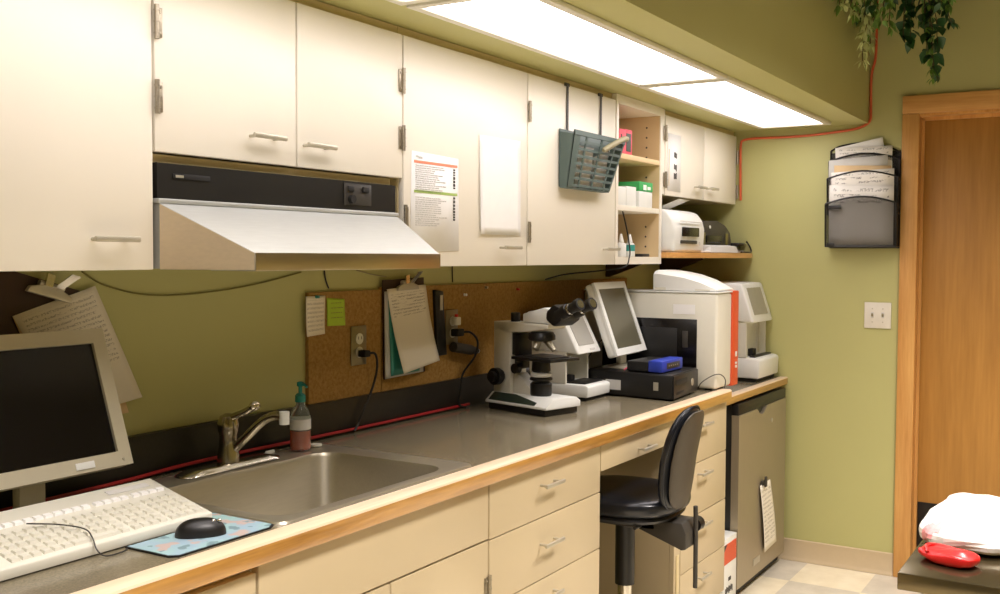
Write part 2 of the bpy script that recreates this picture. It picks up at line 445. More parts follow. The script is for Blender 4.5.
# open shelf unit
t = thing('shelf_unit', 'open cream shelf unit with two inner shelves between the cabinets', 'shelf', (3.71, -.16, ZB))
x0, x1 = 3.499, 3.935
b = B().box(x0, x0+.02, YU, -.001, ZB, ZT).box(x1-.02, x1, YU, -.001, ZB, ZT).box(x0+.02, x1-.02, YU, -.02, ZB, ZB+.028).box(x0+.02, x1-.02, YU, -.02, ZT-.034, ZT)
b.out('cabinet_body', 'cream_laminate', t, smooth=False)
B().box(x0+.02, x1-.02, -.02, -.001, ZB, ZT).out('back_panel', 'birch_inside', t, smooth=False)
for xx in (x0+.02, x1-.0215): B().box(xx, xx+.0015, YU+.004, -.02, ZB+.028, ZT-.034).out('side_lining', 'birch_inside', t, smooth=False)
pb = B()
for yy in (-.27, -.07):
    for k in range(13):
        z = 1.47+.04*k
        if abs(z-1.6) > .02 and abs(z-1.8) > .02: pb.cyl((x1-.0216, yy, z), (x1-.0224, yy, z), .004, n=8)
pb.out('peg_holes', 'ink', t)
B().box(x0+.0216, x1-.0226, YU+.002, -.021, 1.796, 1.815, .001).out('shelf_board', 'birch_inside', t)
B().box(x0+.0216, x1-.0226, YU+.002, -.021, 1.602, 1.622, .001).out('shelf_board', 'cream_laminate', t)
# small end cabinet
t = thing('wall_cabinet', 'small two-door cream cabinet above the printers, next to the end wall', 'cabinet', (4.4, -.16, 1.68))
carcass(3.937, XE-.002, 1.684, ZT, t, mat='cream_edge')
cab_door(3.965, 4.41, 1.681, ZD, t, hx=4.33, hz=1.731, hinges=[(3.962, 1.93, -1), (3.962, 1.742, -1)])
cab_door(4.414, 4.845, 1.681, ZD, t, hx=4.48, hz=1.733, hinges=[(4.846, 1.905, 1), (4.846, 1.74, 1)])
B().box(3.937, 3.963, YU+.002, YU+.018, 1.684, ZT-.001).out('face_strip', 'cream_laminate', t)
# thin label on that door
s = sheet('paper_notice', (3.99, YU-.001, 1.70), (4.13, YU-.001, 1.70), (3.99, YU-.001, 1.935), (4.13, YU-.001, 1.935), 'paper', nx=2, ny=2)
tag(s, 'white notice with upright dark lettering on the small end cabinet door', 'paper')
b = B(); q = random.Random(3)
for z in (1.85, 1.80, 1.765):
    for k in range(3): b.box(4.055+k*.011, 4.063+k*.011, YU-.0026, YU-.0018, z-q.uniform(.008, .016), z+q.uniform(.008, .014))
b.out('printed_lettering', 'ink', s, smooth=False)
B().box(4.0, 4.004, YU-.0026, YU-.0018, 1.72, 1.87).out('printed_margin_line', 'manila', s, smooth=False)

t = thing('wall_shelf', 'oak-edged shelf holding the printers beside the end wall', 'shelf', (4.4, -.2, 1.425))
pl = [(3.937, -.002), (3.937, -.352), (3.96, -.372), (4.05, -.392), (4.25, -.412), (4.60, -.428), (4.80, -.426), (XE-.002, -.412), (XE-.002, -.002)]
B().prism(pl, 'z', 1.424, 1.447, .003).out('board', 'oak_shelf', t)
b = B()
b.m.free()
for x in (4.1, 4.7): B().prism([(-.002, 1.4235), (-.22, 1.4235), (-.22, 1.415), (-.02, 1.34), (-.002, 1.34)], 'x', x, x+.015).out('bracket', 'dark_wood', t)

# ------------------------------------------------------------------ range hood
t = thing('range_hood', 'stainless steel range hood with black control panel under the short cabinet', 'range hood', (1.79, -.26, ZB))
hx0, hx1, fx0, fx1, yf = 1.392, 2.162, 1.464, 2.086, -.52
b = B(); yb = -.335
b.hexa([(fx0, yf, 1.4005), (fx1, yf, 1.4005), (hx1, yb, 1.4005), (hx0, yb, 1.4005), (fx0, yf, 1.434), (fx1, yf, 1.434), (hx1, yb, 1.530), (hx0, yb, 1.530)])
b.out('canopy', 'hood_steel', t, smooth=False)
B().hexa([(fx0-.0012, yf+.001, 1.401), (fx0-.0003, yf+.001, 1.401), (hx0-.0003, yb-.001, 1.401), (hx0-.0012, yb-.001, 1.401), (fx0-.0012, yf+.001, 1.4335), (fx0-.0003, yf+.001, 1.4335), (hx0-.0003, yb-.001, 1.529), (hx0-.0012, yb-.001, 1.529)]).out('end_panel', 'end_steel', t, smooth=False)
B().box(fx0-.001, fx1+.001, yf-.0035, yf-.0005, 1.3995, 1.4345, .001).out('front_lip', 'lip_steel', t)
B().box(hx0, hx1, yb+.0005, -.002, 1.402, 1.5300).out('duct_housing', 'hood_steel', t, smooth=False)
B().box(hx0-.004, hx1+.004, -.337, -.31, 1.5305, 1.5405, .002).out('trim_strip', 'hood_steel', t)
cp = B().box(hx0, hx1+.0, -.328, -.05, 1.541, 1.611).out('control_panel', 'black_plastic', t)
B().box(1.430, 1.528, -.3305, -.3285, 1.581, 1.592, .0008).out('vent_slot', 'black_rough', cp)
lab(B().box(1.436, 1.456, -.332, -.3308, 1.584, 1.589).out('badge', 'nickel', cp), 'small gold badge in the slot')
B().box(1.955, 2.06, -.3305, -.3285, 1.553, 1.605, .0008).out('switch_plate', 'charcoal', cp)
for x in (1.978, 2.035): B().box(x-.012, x+.012, -.3345, -.331, 1.586, 1.599, .001).out('switch', 'black_rough', cp)
B().cyl((1.978, -.331, 1.567), (1.978, -.342, 1.567), .010).out('switch', 'black_rough', cp)
B().box(hx0, hx1, -.31, -.05, 1.6115, 1.629).out('top_filler', 'cream_edge', t)
B().box(1.5, 2.05, -.48, -.36, 1.3975, 1.3995).out('grease_filter', 'nickel', t)

# ------------------------------------------------------------------ countertop
t = thing('countertop', 'long dark laminate countertop with an oak front edge along the wall', 'countertop', (2.1, -.3, .87))
X0, X1 = .30, 3.93
sx0, sx1, sy0, sy1 = 1.475, 2.135, -.575, -.085
yi = -.591
b = B().box(X0, sx0, yi, -.022, .872, CT).box(sx1, X1, yi, -.022, .872, CT).box(sx0, sx1, yi, sy0, .872, CT).box(sx0, sx1, sy1, -.022, .872, CT)
b.out('surface', 'counter', t, smooth=False)
B().prism([(yi, .868), (yi, .903), (-.6345, .903), (-.6345, .872), (-.632, .868)], 'x', X0, X1).out('wood_edge', 'oak_edge', t)
lab(B().prism([(yi, .9032), (yi, CT+.0006), (-.628, CT+.0006), (-.633, CT-.002), (-.635, .9032)], 'x', X0, X1).out('lit_edge_top', 'lit_oak_edge', t), 'top strip of the oak edge, its highlight painted pale')  # separate strip whose pale colour stands in for the glare on the oak
B().box(X0, X1, -.0215, -.001, .872, 1.012, .001).out('backsplash', 'splash', t)
t = thing('countertop', 'short lower countertop with oak edge over the small refrigerator', 'countertop', (4.4, -.3, .83))
B().box(3.943, XE-.002, -.555, -.002, .834, .866).out('surface', 'counter', t, smooth=False)
B().prism([(-.555, .832), (-.555, .861), (-.5895, .861), (-.5895, .835), (-.587, .832)], 'x', 3.943, XE-.002).out('wood_edge', 'oak_edge', t)
lab(B().prism([(-.555, .8612), (-.555, .8665), (-.586, .8665), (-.5897, .8635), (-.59, .8612)], 'x', 3.943, XE-.002).out('lit_edge_top', 'lit_oak_edge', t), 'top strip of the oak edge, its highlight painted pale')

# sink
t = thing('sink', 'stainless steel drop-in kitchen sink in the dark countertop', 'sink', (1.8, -.33, CT))
ox0, ox1, oy0, oy1 = 1.462, 2.150, -.588, -.068
ix0, ix1, iy0, iy1 = 1.505, 2.078, -.548, -.160
b = B(); z = CT
b.loft([rr(ox0, ox1, oy0, oy1, .03, z+.0005), rr(ox0+.002, ox1-.002, oy0+.002, oy1-.002, .03, z+.005), rr(ox0+.01, ox1-.01, oy0+.01, oy1-.01, .03, z+.006),
        rr(ix0-.014, ix1+.014, iy0-.012, iy1+.014, .06, z+.004), rr(ix0-.004, ix1+.004, iy0-.004, iy1+.004, .06, z+.003)])
b.out('rim', 'sink_steel', t)
b = B(); b.loft([rr(ix0-.004, ix1+.004, iy0-.004, iy1+.004, .06, z+.003), rr(ix0, ix1, iy0, iy1, .06, z-.006), rr(ix0+.008, ix1-.008, iy0+.008, iy1-.008, .06, z-.13),
        rr(ix0+.02, ix1-.02, iy0+.02, iy1-.02, .06, z-.155), rr(ix0+.05, ix1-.05, iy0+.05, iy1-.05, .05, z-.165), rr(ix0+.24, ix1-.24, iy0+.16, iy1-.16, .03, z-.168)], cap1=True)
b.out('bowl', 'sink_steel', t)
B().lathe([(.001, .0), (.035, 0), (.042, .003), (.045, .001), (.045, -.001)], (1.79, -.35, z-.166)).out('drain', 'chrome', t)
# faucet
t = thing('faucet', 'chrome single-lever faucet on the back ledge of the sink', 'faucet', (1.79, -.105, CT+.006))
b = B(); b.loft([rr(1.63, 1.95, -.14, -.078, .03, z+.0062), rr(1.632, 1.948, -.138, -.08, .029, z+.010), rr(1.66, 1.92, -.134, -.084, .024, z+.017)], True, True)
b.out('deck_plate', 'chrome', t)
B().lathe([(.027, 0), (.026, .02), (.022, .04), (.021, .065), (.024, .075), (.026, .095), (.02, .112), (.008, .118)], (1.79, -.105, z+.0175)).out('body', 'dark_chrome', t)
sp = B().tube(smoothline([(1.795, -.115, .955), (1.797, -.16, .993), (1.80, -.21, 1.035), (1.803, -.245, 1.050), (1.805, -.272, 1.050)], 5), .011, 12).out('spout', 'dark_chrome', t)
lab(B().cyl((1.805, -.2735, 1.062), (1.805, -.2735, 1.032), .012, n=16).out('aerator', 'white_plastic', sp), 'pale cap on the spout tip')
b = B().tube(smoothline([(1.79, -.105, 1.028), (1.79, -.125, 1.040), (1.795, -.155, 1.052), (1.80, -.175, 1.064)], 4), .009, 10)
lv = b.out('lever', 'dark_chrome', t)
B().ball((1.801, -.182, 1.069), .015, .012, .012).out('lever_knob', 'chrome', lv)

# ------------------------------------------------------------------ base cabinets
YF = -.61; ZF = .864
def bpull(x, z, parent, w=.105): return pull(x, z, YF, parent, w, 'nickel')
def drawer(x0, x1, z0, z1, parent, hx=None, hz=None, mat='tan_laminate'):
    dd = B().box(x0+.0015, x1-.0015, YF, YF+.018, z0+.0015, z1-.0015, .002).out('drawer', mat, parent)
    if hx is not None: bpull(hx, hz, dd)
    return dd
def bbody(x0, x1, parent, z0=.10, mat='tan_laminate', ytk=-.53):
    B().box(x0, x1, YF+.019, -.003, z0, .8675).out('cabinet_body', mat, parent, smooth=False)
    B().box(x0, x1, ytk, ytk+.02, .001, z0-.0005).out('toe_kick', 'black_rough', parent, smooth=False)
t = thing('base_cabinet', 'cream base cabinet under the keyboard end of the countertop', 'cabinet', (.97, -.3, 0))
bbody(.576, 1.373, t)
drawer(.576, .974, .10, .85, t, .93, .78); drawer(.976, 1.373, .10, .85, t, 1.02, .78)
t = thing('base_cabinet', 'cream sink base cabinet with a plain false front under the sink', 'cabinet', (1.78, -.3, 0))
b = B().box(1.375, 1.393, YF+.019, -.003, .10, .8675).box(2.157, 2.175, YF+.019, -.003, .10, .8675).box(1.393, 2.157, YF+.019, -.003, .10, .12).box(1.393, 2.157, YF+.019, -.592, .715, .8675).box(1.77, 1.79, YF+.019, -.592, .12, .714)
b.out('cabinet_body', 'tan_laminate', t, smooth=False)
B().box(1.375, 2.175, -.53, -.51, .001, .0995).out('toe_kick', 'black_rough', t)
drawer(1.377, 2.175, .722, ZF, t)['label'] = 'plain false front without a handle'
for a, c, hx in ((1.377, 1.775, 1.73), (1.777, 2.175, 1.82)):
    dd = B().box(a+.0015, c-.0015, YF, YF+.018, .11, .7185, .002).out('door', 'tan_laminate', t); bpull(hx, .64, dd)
    if c > 2: hinge(2.172, .60, dd, YF, side=-1)
t = thing('drawer_cabinet', 'cream drawer cabinet between the sink base and the knee space', 'cabinet', (2.49, -.3, 0))
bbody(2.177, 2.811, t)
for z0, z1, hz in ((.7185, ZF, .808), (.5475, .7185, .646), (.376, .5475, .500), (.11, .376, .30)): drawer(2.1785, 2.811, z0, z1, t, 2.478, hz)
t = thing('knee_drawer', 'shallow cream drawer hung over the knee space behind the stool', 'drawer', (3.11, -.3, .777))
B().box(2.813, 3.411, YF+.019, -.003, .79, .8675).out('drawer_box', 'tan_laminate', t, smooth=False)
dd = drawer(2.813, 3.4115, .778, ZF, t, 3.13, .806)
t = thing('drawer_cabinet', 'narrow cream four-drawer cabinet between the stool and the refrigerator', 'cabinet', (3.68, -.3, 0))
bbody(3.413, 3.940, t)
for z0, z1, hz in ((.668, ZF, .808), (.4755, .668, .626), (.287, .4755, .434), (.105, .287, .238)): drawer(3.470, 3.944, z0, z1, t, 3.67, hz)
B().box(3.413, 3.4685, YF+.002, YF+.018, .10, ZF).out('face_strip', 'tan_laminate', t)
lab(B().box(3.43, 3.452, YF-.002, YF+.0015, .10, .37, .001).out('edge_guard', 'cream_edge', t), 'long brass strip on the front corner')

# ------------------------------------------------------------------ refrigerator
t = thing('refrigerator', 'small undercounter refrigerator with a brushed steel door', 'refrigerator', (4.46, -.3, 0))
fx0, fx1 = 4.13, 4.80
B().box(fx0+.004, fx1-.004, -.566, -.04, .03, .815, .003).out('fridge_body', 'fridge_side', t)
poly = [(fx0, .052), (fx0, .776)]
cxn = 4.44
poly += [(cxn-.075, .776)] + [(cxn-.055*math.cos(a*PI/8), .776-.030*math.sin(a*PI/8)) for a in range(1, 8)] + [(cxn+.075, .776), (fx1, .776), (fx1, .052)]
dr = B().prism(poly, 'y', -.60, -.568).out('door', 'fridge_steel', t)
B().prism([(cxn-.052, .7755), (cxn-.045, .755), (cxn-.02, .742), (cxn+.02, .742), (cxn+.045, .755), (cxn+.052, .7755)], 'y', -.585, -.5685).out('handle_notch', 'dark_green_panel', dr)
B().box(fx0, fx1, -.597, -.567, .777, .822, .002).out('top_band', 'black_plastic', t)
lab(B().box(4.34, 4.43, -.6025, -.6005, .098, .128, .0008).out('name_plate', 'nickel', dr), 'small blank metal plate low on the door')
B().cyl((4.58, -.6005, .70), (4.58, -.6035, .70), .010).out('badge', 'nickel', dr)
B().box(fx0+.01, fx1-.01, -.575, -.567, .012, .029).out('kick_grille', 'black_rough', t)
for x in (4.18, 4.75):
    for y in (-.5, -.1): B().cyl((x, y, .001), (x, y, .0295), .018, n=12).out('foot', 'rubber_feet', t)
mg = thing('magnet_clip', 'dark magnetic clip on the refrigerator door gripping a note', 'clip', (4.46, -.607, .44))
B().box(4.425, 4.475, -.612, -.6035, .432, .452, .002).box(4.44, 4.46, -.622, -.6125, .425, .47, .003).out('jaw', 'charcoal', mg)
s = sheet('note_sheet', (4.465, -.606, .13), (4.64, -.606, .14), (4.40, -.607, .437), (4.545, -.607, .44), 'list_written', curlfn=lambda u, v: .006*(1-v)+.004*math.sin(PI*v))
tag(s, 'long curling note sheet hanging on the refrigerator door', 'paper')
# carton in the gap
t = thing('carton', 'white and red carton standing between the drawers and the refrigerator', 'box', (4.04, -.4, 0))
B().box(3.956, 4.118, -.600, -.25, .001, .298, .001).out('carton_body', 'white_plastic', t)
lab(B().box(3.962, 4.112, -.6015, -.6003, .195, .275).out('red_panel', 'orange_plastic', t), 'orange-red printed panel')
lab(B().prism([(3.962, .275), (4.0, .275), (3.962, .25)], 'y', -.6025, -.6017).out('black_corner', 'ink', t), 'black printed corner')
b = B()
for k in range(7): b.box(3.985+.013*k, 3.993+.013*k, -.6015, -.6003, .07+.004*(k % 3), .095+.005*(k % 2))
b.box(4.02, 4.05, -.6015, -.6003, .12, .135)
b.out('printed_marks', 'ink', t, smooth=False)

# ------------------------------------------------------------------ stool
CX, CY = 3.17, -.53
t = thing('task_stool', 'black vinyl wheeled stool with backrest tucked into the knee space', 'stool', (CX, CY, 0))
b = B().ball((CX, CY, .622), .208, .208, .040, .75, 32, 14, e2=.6)
for v in b.m.verts:
    dx, dy = v.co.x-CX, v.co.y-CY; v.co.z += .25*(dx*dx*.5+dy*dy*.35)
b.out('seat', 'vinyl_black', t, sub=1)
B().ball((CX, CY, .588), .19, .19, .016, .75, 28, 8, e2=.5).out('seat_pan', 'black_plastic', t)
# backrest: oval pad, curved around the sitter, leaning back a little
def bendback(v, off):
    x, y, z = v; y2 = y+off+1.1*x*x
    lean = -.18*z-.30*z*z if z > 0 else -.12*z
    return Vector((CX-.035+x, -.735+y2+lean, .780+z))
b = B(); b.ball((0, 0, 0), .114, .030, .172, .9, 32, 18, e2=.75)
for v in b.m.verts: v.co = bendback(v.co, 0)
bk = b.out('backrest', 'vinyl_black', t)
b = B(); b.ball((0, 0, 0), .104, .012, .160, .9, 32, 14, e2=.65)
for v in b.m.verts: v.co = bendback(v.co, -.026)
lab(b.out('backrest_shell', 'vinyl_back', t), 'brown-grey rear shell of the backrest')
def rim(a):
    f = lambda t, k: math.copysign(abs(t)**k, t)
    return Vector((.115*f(math.cos(a), .9), 0, .173*f(math.sin(a), .75)))
B().tube([bendback(rim(a*PI/32), -.010) for a in range(65)], .0035, 6, caps=False).out('piping', 'vinyl_black', bk)
B().box(CX-.05, CX+.07, -.66, -.40, .535, .573, .006).out('mechanism', 'charcoal', t)
B().prism([(-.765, .54), (-.765, .49), (-.75, .485), (-.60, .535), (-.60, .573), (-.75, .573)], 'x', CX-.05, CX+.06, .004).out('back_bracket', 'charcoal', t)
B().tube(smoothline([(CX+.02, -.772, .35), (CX+.02, -.772, .50), (CX+.018, -.772, .57), (CX+.015, -.772, .62)], 5), .0075, 10).out('back_rod', 'charcoal', t)
B().cyl((CX+.061, -.75, .545), (CX+.10, -.75, .545), .024, n=14).cyl((CX+.10, -.75, .545), (CX+.11, -.75, .545), .017, n=14).out('knob', 'black_plastic', t)
B().tube(smoothline([(CX-.04, -.62, .57), (CX-.10, -.63, .565), (CX-.17, -.64, .57)], 4), .006, 8).out('lever', 'black_plastic', t)
B().cyl((CX, CY, .534), (CX, CY, .33), .033, n=20).out('post_sleeve', 'black_plastic', t)
lab(B().cyl((CX, CY, .329), (CX, CY, .136), .024, n=20).out('gas_lift', 'chrome', t), 'bright metal lower post')
for k in range(5):
    a = 2*PI*k/5+.3; ex, ey = CX+.2*math.cos(a), CY+.2*math.sin(a)
    lg = B().tube([(CX+.03*math.cos(a), CY+.03*math.sin(a), .11), (ex, ey, .078)], .02, 10, [.022, .014]).out('leg', 'black_plastic', t)
    B().cyl((ex, ey, .07), (ex, ey, .05), .008, n=8).cyl((ex-.012, ey, .027), (ex+.012, ey, .027), .026, n=14).out('caster', 'black_rough', lg)
B().cyl((CX, CY, .135), (CX, CY, .08), .035, n=20).out('hub', 'black_plastic', t)

# ------------------------------------------------------------------ things on the back wall
t = thing('cork_board', 'long narrow cork board on the green wall above the counter', 'cork board', (3.2, -.006, 1.17))
B().box(2.18, 2.505, -.013, -.001, 1.0125, 1.325).box(2.508, 4.30, -.013, -.001, 1.0125, 1.332).out('cork_panel', 'cork', t, smooth=False)
def pin(x, z, col, label, y=-.0135):
    b = B().cyl((x, y, z), (x, y-.003, z), .0045, n=10).cyl((x, y-.003, z), (x, y-.010, z), .003, .0045, n=10)
    tag(b.out('push_pin', col), label, 'push pin')
s = sheet('paper_note', (2.168, -.0150, 1.203), (2.243, -.0150, 1.207), (2.166, -.0155, 1.315), (2.247, -.0155, 1.315), 'note_written', curlfn=lambda u, v: -.0)
for v in s.data.vertices: v.co.y -= .004*max(0, (1.26-v.co.z)/.06)**2*.8
tag(s, 'white handwritten note pinned at the left end of the cork board', 'note')
pin(2.207, 1.313, 'teal', 'teal push pin holding the white note on the cork board', -.017)
s = sheet('sticky_note', (2.256, -.0150, 1.228), (2.330, -.0190, 1.226), (2.254, -.0150, 1.308), (2.331, -.0150, 1.303), 'note_green')
tag(s, 'lime green sticky note beside the white note on cork', 'note')
b = B(); q = random.Random(4)
for k in range(4):
    x = 2.268
    while x < 2.315:
        w = q.uniform(.004, .012); b.box(x, x+w, -.0202, -.0190, 1.292-.014*k, 1.2935-.014*k); x += w+.004
b.out('handwriting', 'olive_wire', s, smooth=False)
pin(3.32, 1.306, 'red_plastic', 'dark red push pin on the cork board left of the microscope head')
pin(2.965, 1.296, 'white_plastic', 'white push pin on the cork board right of the hanging clipboard')
pin(3.10, 1.318, 'nickel', 'metal push pin near the top edge of the cork board')
def outlet(x, z, label, y=-.0135, w=.07, h=.116, mat='steel_outlet'):
    t = thing('wall_outlet', label, 'outlet', (x, y, z))
    B().box(x-w/2, x+w/2, y-.005, y-.0003, z-h/2, z+h/2, .002).out('plate', mat, t)
    for k in (-1, 1):
        s = B().cyl((x, y-.0055, z+k*.02), (x, y-.008, z+k*.02), .0165, n=20).out('socket', 'cream_plastic', t)
        B().box(x-.008, x-.006, y-.0085, y-.0081, z+k*.02-.002, z+k*.02+.007).box(x+.006, x+.008, y-.0085, y-.0081, z+k*.02-.002, z+k*.02+.007).out('slots', 'ink', s)
    return t
outlet(2.394, 1.163, 'metal wall outlet with a black plug, left of the hanging clipboard')
outlet(2.885, 1.190, 'wall outlet right of the hanging clipboard with a black plug')
t = thing('power_cord', 'black power cord from the left wall outlet down to the counter', 'cord', (2.40, -.03, 1.14))
B().box(2.382, 2.408, -.052, -.0225, 1.130, 1.150, .004).out('plug', 'black_rough', t)
B().cable([(2.41, -.040, 1.140), (2.437, -.045, 1.136), (2.452, -.040, 1.10), (2.447, -.036, 1.06), (2.42, -.036, 1.01), (2.39, -.036, .97), (2.37, -.034, .935), (2.345, -.04, .917)], .0038).out('cable', 'cable_black', t)
t = thing('power_cord', 'black power cord from the right wall outlet behind the microscope', 'cord', (2.90, -.03, 1.2))
B().box(2.868, 2.905, -.055, -.0225, 1.160, 1.185, .004).out('plug', 'black_rough', t)
B().cable([(2.905, -.045, 1.173), (2.935, -.06, 1.170), (2.955, -.075, 1.14), (2.95, -.068, 1.09), (2.925, -.036, 1.03), (2.91, -.036, .98), (2.90, -.036, .93), (2.91, -.06, .916)], .0038).out('cable', 'cable_black', t)
t = thing('plug_adapter', 'small pale plug adapter with red tip in the right wall outlet', 'plug', (2.885, -.03, 1.215))
B().box(2.872, 2.90, -.045, -.0225, 1.197, 1.224, .003).out('adapter_body', 'cream_plastic', t)
B().cyl((2.886, -.034, 1.2245), (2.886, -.034, 1.234), .006, n=12).out('red_tip', 'red_plastic', t)
t = thing('flashlight', 'dark handheld torch with pale tip clipped to the cork board', 'torch', (2.93, -.04, 1.115))
B().cyl((2.865, -.036, 1.125), (2.965, -.042, 1.108), .017, n=18).out('barrel', 'charcoal', t)
B().cyl((2.9655, -.042, 1.108), (2.998, -.044, 1.1025), .015, .011, n=18).out('tip', 'charcoal', t)
B().cyl((2.9985, -.044, 1.1025), (3.006, -.0445, 1.101), .010, .008, n=14).out('lens', 'white_plastic', t)
t = thing('hanging_pouch', 'dark narrow pouch hanging on the cork beside the clipboard', 'pouch', (2.80, -.02, 1.2))
B().prism([(2.775, 1.318), (2.822, 1.312), (2.834, 1.18), (2.845, 1.10), (2.79, 1.10)], 'y', -.026, -.0135, .002).out('sleeve', 'black_plastic', t)
B().box(2.80, 2.815, -.0290, -.0265, 1.25, 1.30, .001).out('buckle', 'nickel', t)

def clipboard(cx, ztop, w, hgt, rot, label, ylo=-.016):
    """board hangs from ztop; rot about Y (image plane of the wall)"""
    t = thing('clipboard', label, 'clipboard', (cx, ylo, ztop))
    X = Matrix.Translation((cx, ylo, ztop)) @ Matrix.Rotation(rot, 4, 'Y')
    b = B(); b.X = X; b.box(-w/2, w/2, -.004, 0, -hgt, 0, .0015).out('board', 'dark_wood', t)
    b = B(); b.X = X
    b.prism([(-.055, -.035), (-.05, -.022), (-.02, -.012), (.02, -.012), (.05, -.022), (.055, -.035)], 'y', -.024, -.012, .002)
    b.cyl((-.03, -.018, -.010), (.03, -.018, -.010), .006, n=12)
    c = b.out('clip', 'nickel', t)
    b = B(); b.X = X; b.hexa([(.002, -.028, -.012), (.022, -.028, -.012), (.022, -.024, -.012), (.002, -.024, -.012), (.024, -.046, .022), (.046, -.046, .022), (.046, -.042, .022), (.024, -.042, .022)])
    b.box(-.022, -.004, -.030, -.024, -.014, .012)
    b.out('clip_lever', 'chrome', c)
    return t, X
t, X = clipboard(2.612, 1.357, .215, .305, math.radians(-1.5), 'brown clipboard with lined paper hanging at the middle of the cork board')
# papers on it
s = sheet('paper_stack', X @ Vector((-.112, -.010, -.302)), X @ Vector((.085, -.010, -.302)), X @ Vector((-.104, -.0065, -.035)), X @ Vector((.095, -.0065, -.035)), 'grey_paper', thick=.003)
tag(s, 'lower papers peeking out left under the top sheet of the middle clipboard', 'paper')
s = sheet('folder_sheet', X @ Vector((-.088, -.015, -.296)), X @ Vector((.06, -.015, -.296)), X @ Vector((-.092, -.0115, -.035)), X @ Vector((.095, -.0115, -.035)), 'teal', thick=.0008)
tag(s, 'teal sheet showing between the papers on the middle clipboard', 'paper')
s = sheet('paper_sheet', X @ Vector((-.060, -.044, -.290)), X @ Vector((.150, -.032, -.272)), X @ Vector((-.102, -.0150, -.028)), X @ Vector((.100, -.0150, -.022)), 'handwritten', ny=18, curlfn=lambda u, v: -.006*math.sin(PI*v))
tag(s, 'top handwritten sheet curling up from the middle clipboard', 'paper')
# left clipboard
t, X = clipboard(1.375, 1.372, .235, .33, math.radians(16), 'dark wood clipboard hanging tilted behind the left monitor', -.004)
s = sheet('paper_sheet', (1.42, -.020, 1.075), (1.605, -.020, 1.100), (1.288, -.0125, 1.302), (1.487, -.0125, 1.360), 'handwritten_long', ny=16, wave=.001)
tag(s, 'handwritten sheet on the tilted clipboard behind the left monitor', 'paper')
s = sheet('paper_sheet', (1.40, -.012, 1.055), (1.573, -.0125, 1.068), (1.29, -.0098, 1.30), (1.480, -.0098, 1.350), 'manila', thick=.001)
tag(s, 'yellowed lower sheet under the tilted clipboard paper', 'paper')
# wall wires
def cord(name, pts, r, mat, label, cat='cable'): return tag(B().cable(pts, r).out(name, mat), label, cat)
cord('wall_wire', [(1.46, -.004, 1.392), (1.52, -.004, 1.360), (1.64, -.004, 1.335), (1.80, -.004, 1.335), (1.98, -.004, 1.352), (2.16, -.004, 1.382)], .002, 'olive_wire', 'thin olive wire sagging along the wall under the range hood')
cord('wall_wire', [(2.255, -.004, 1.395), (2.262, -.004, 1.36), (2.275, -.004, 1.335)], .0022, 'black_plastic', 'short dark wire above the white note on the cork board')
cord('wall_wire', [(2.40, -.004, 1.385), (2.47, -.006, 1.372), (2.535, -.010, 1.364)], .0018, 'cable_grey', 'thin pale wire reaching the middle clipboard from the left')
cord('wall_wire', [(2.905, -.004, 1.395), (2.906, -.004, 1.36), (2.907, -.004, 1.34)], .002, 'black_plastic', 'short dark wire above the cork board right of the clipboard')
cord('network_cable', [(1.05, -.06, .9175), (1.25, -.055, .918), (1.40, -.045, .918), (1.55, -.035, .918), (1.70, -.034, .924), (1.9, -.032, .925), (2.3, -.034, .922), (2.6, -.032, .921), (2.9, -.032, .921), (2.97, -.032, .921)], .0045, 'cable_red', 'red network cable running along the foot of the black backsplash')
cord('grey_cable', [(1.05, -.09, .915), (1.25, -.085, .914), (1.38, -.08, .914), (1.45, -.062, .914)], .0025, 'cable_grey', 'thin grey cable behind the keyboard beside the red cable')

# ------------------------------------------------------------------ counter, left end
t = thing('monitor', 'beige framed flat monitor with dark screen at the left end of the counter', 'monitor', (1.18, -.2, CT))
# panel: bottom right corner (1.432,-.19,.995), top right (1.372,-.13,1.285)
TLT = math.atan2(.095, .277)
X = Matrix.Translation((1.43, -.195, .993)) @ Matrix.Rotation(-TLT, 4, 'X')
W, H = .375, .293
b = B(); b.X = X
b.frame(-W, 0, 0, H, .030, -.010, .004); b.box(-W, 0, .0042, .030, 0, H, .004)
b.out('bezel', 'beige_bezel', t)
b = B(); b.X = X; b.box(-W+.0302, -.0302, -.003, .004, .0302, H-.0302).out('screen', 'screen_dark', t)
b = B(); b.X = X; b.box(-.135, -.092, -.0125, -.0103, .007, .021, .0005)
lab(b.out('sticker', 'white_plastic', t), 'white sticker on the lower bezel')
b = B(); b.X = X; b.cyl((-.022, -.0102, .013), (-.022, -.0125, .013), .003, n=12).out('power_button', 'nickel', t)
b = B(); b.box(1.21, 1.27, -.145, -.118, .926, 1.10, .008).out('stand', 'beige_bezel', t)
B().loft([rr(1.14, 1.34, -.235, -.105, .03, CT+.001), rr(1.14, 1.34, -.235, -.105, .03, CT+.010), rr(1.16, 1.32, -.22, -.115, .03, CT+.016)], True, True).out('stand_base', 'beige_bezel', t)

t = thing('keyboard', 'off-white computer keyboard on the counter in front of the left monitor', 'keyboard', (1.15, -.38, CT))
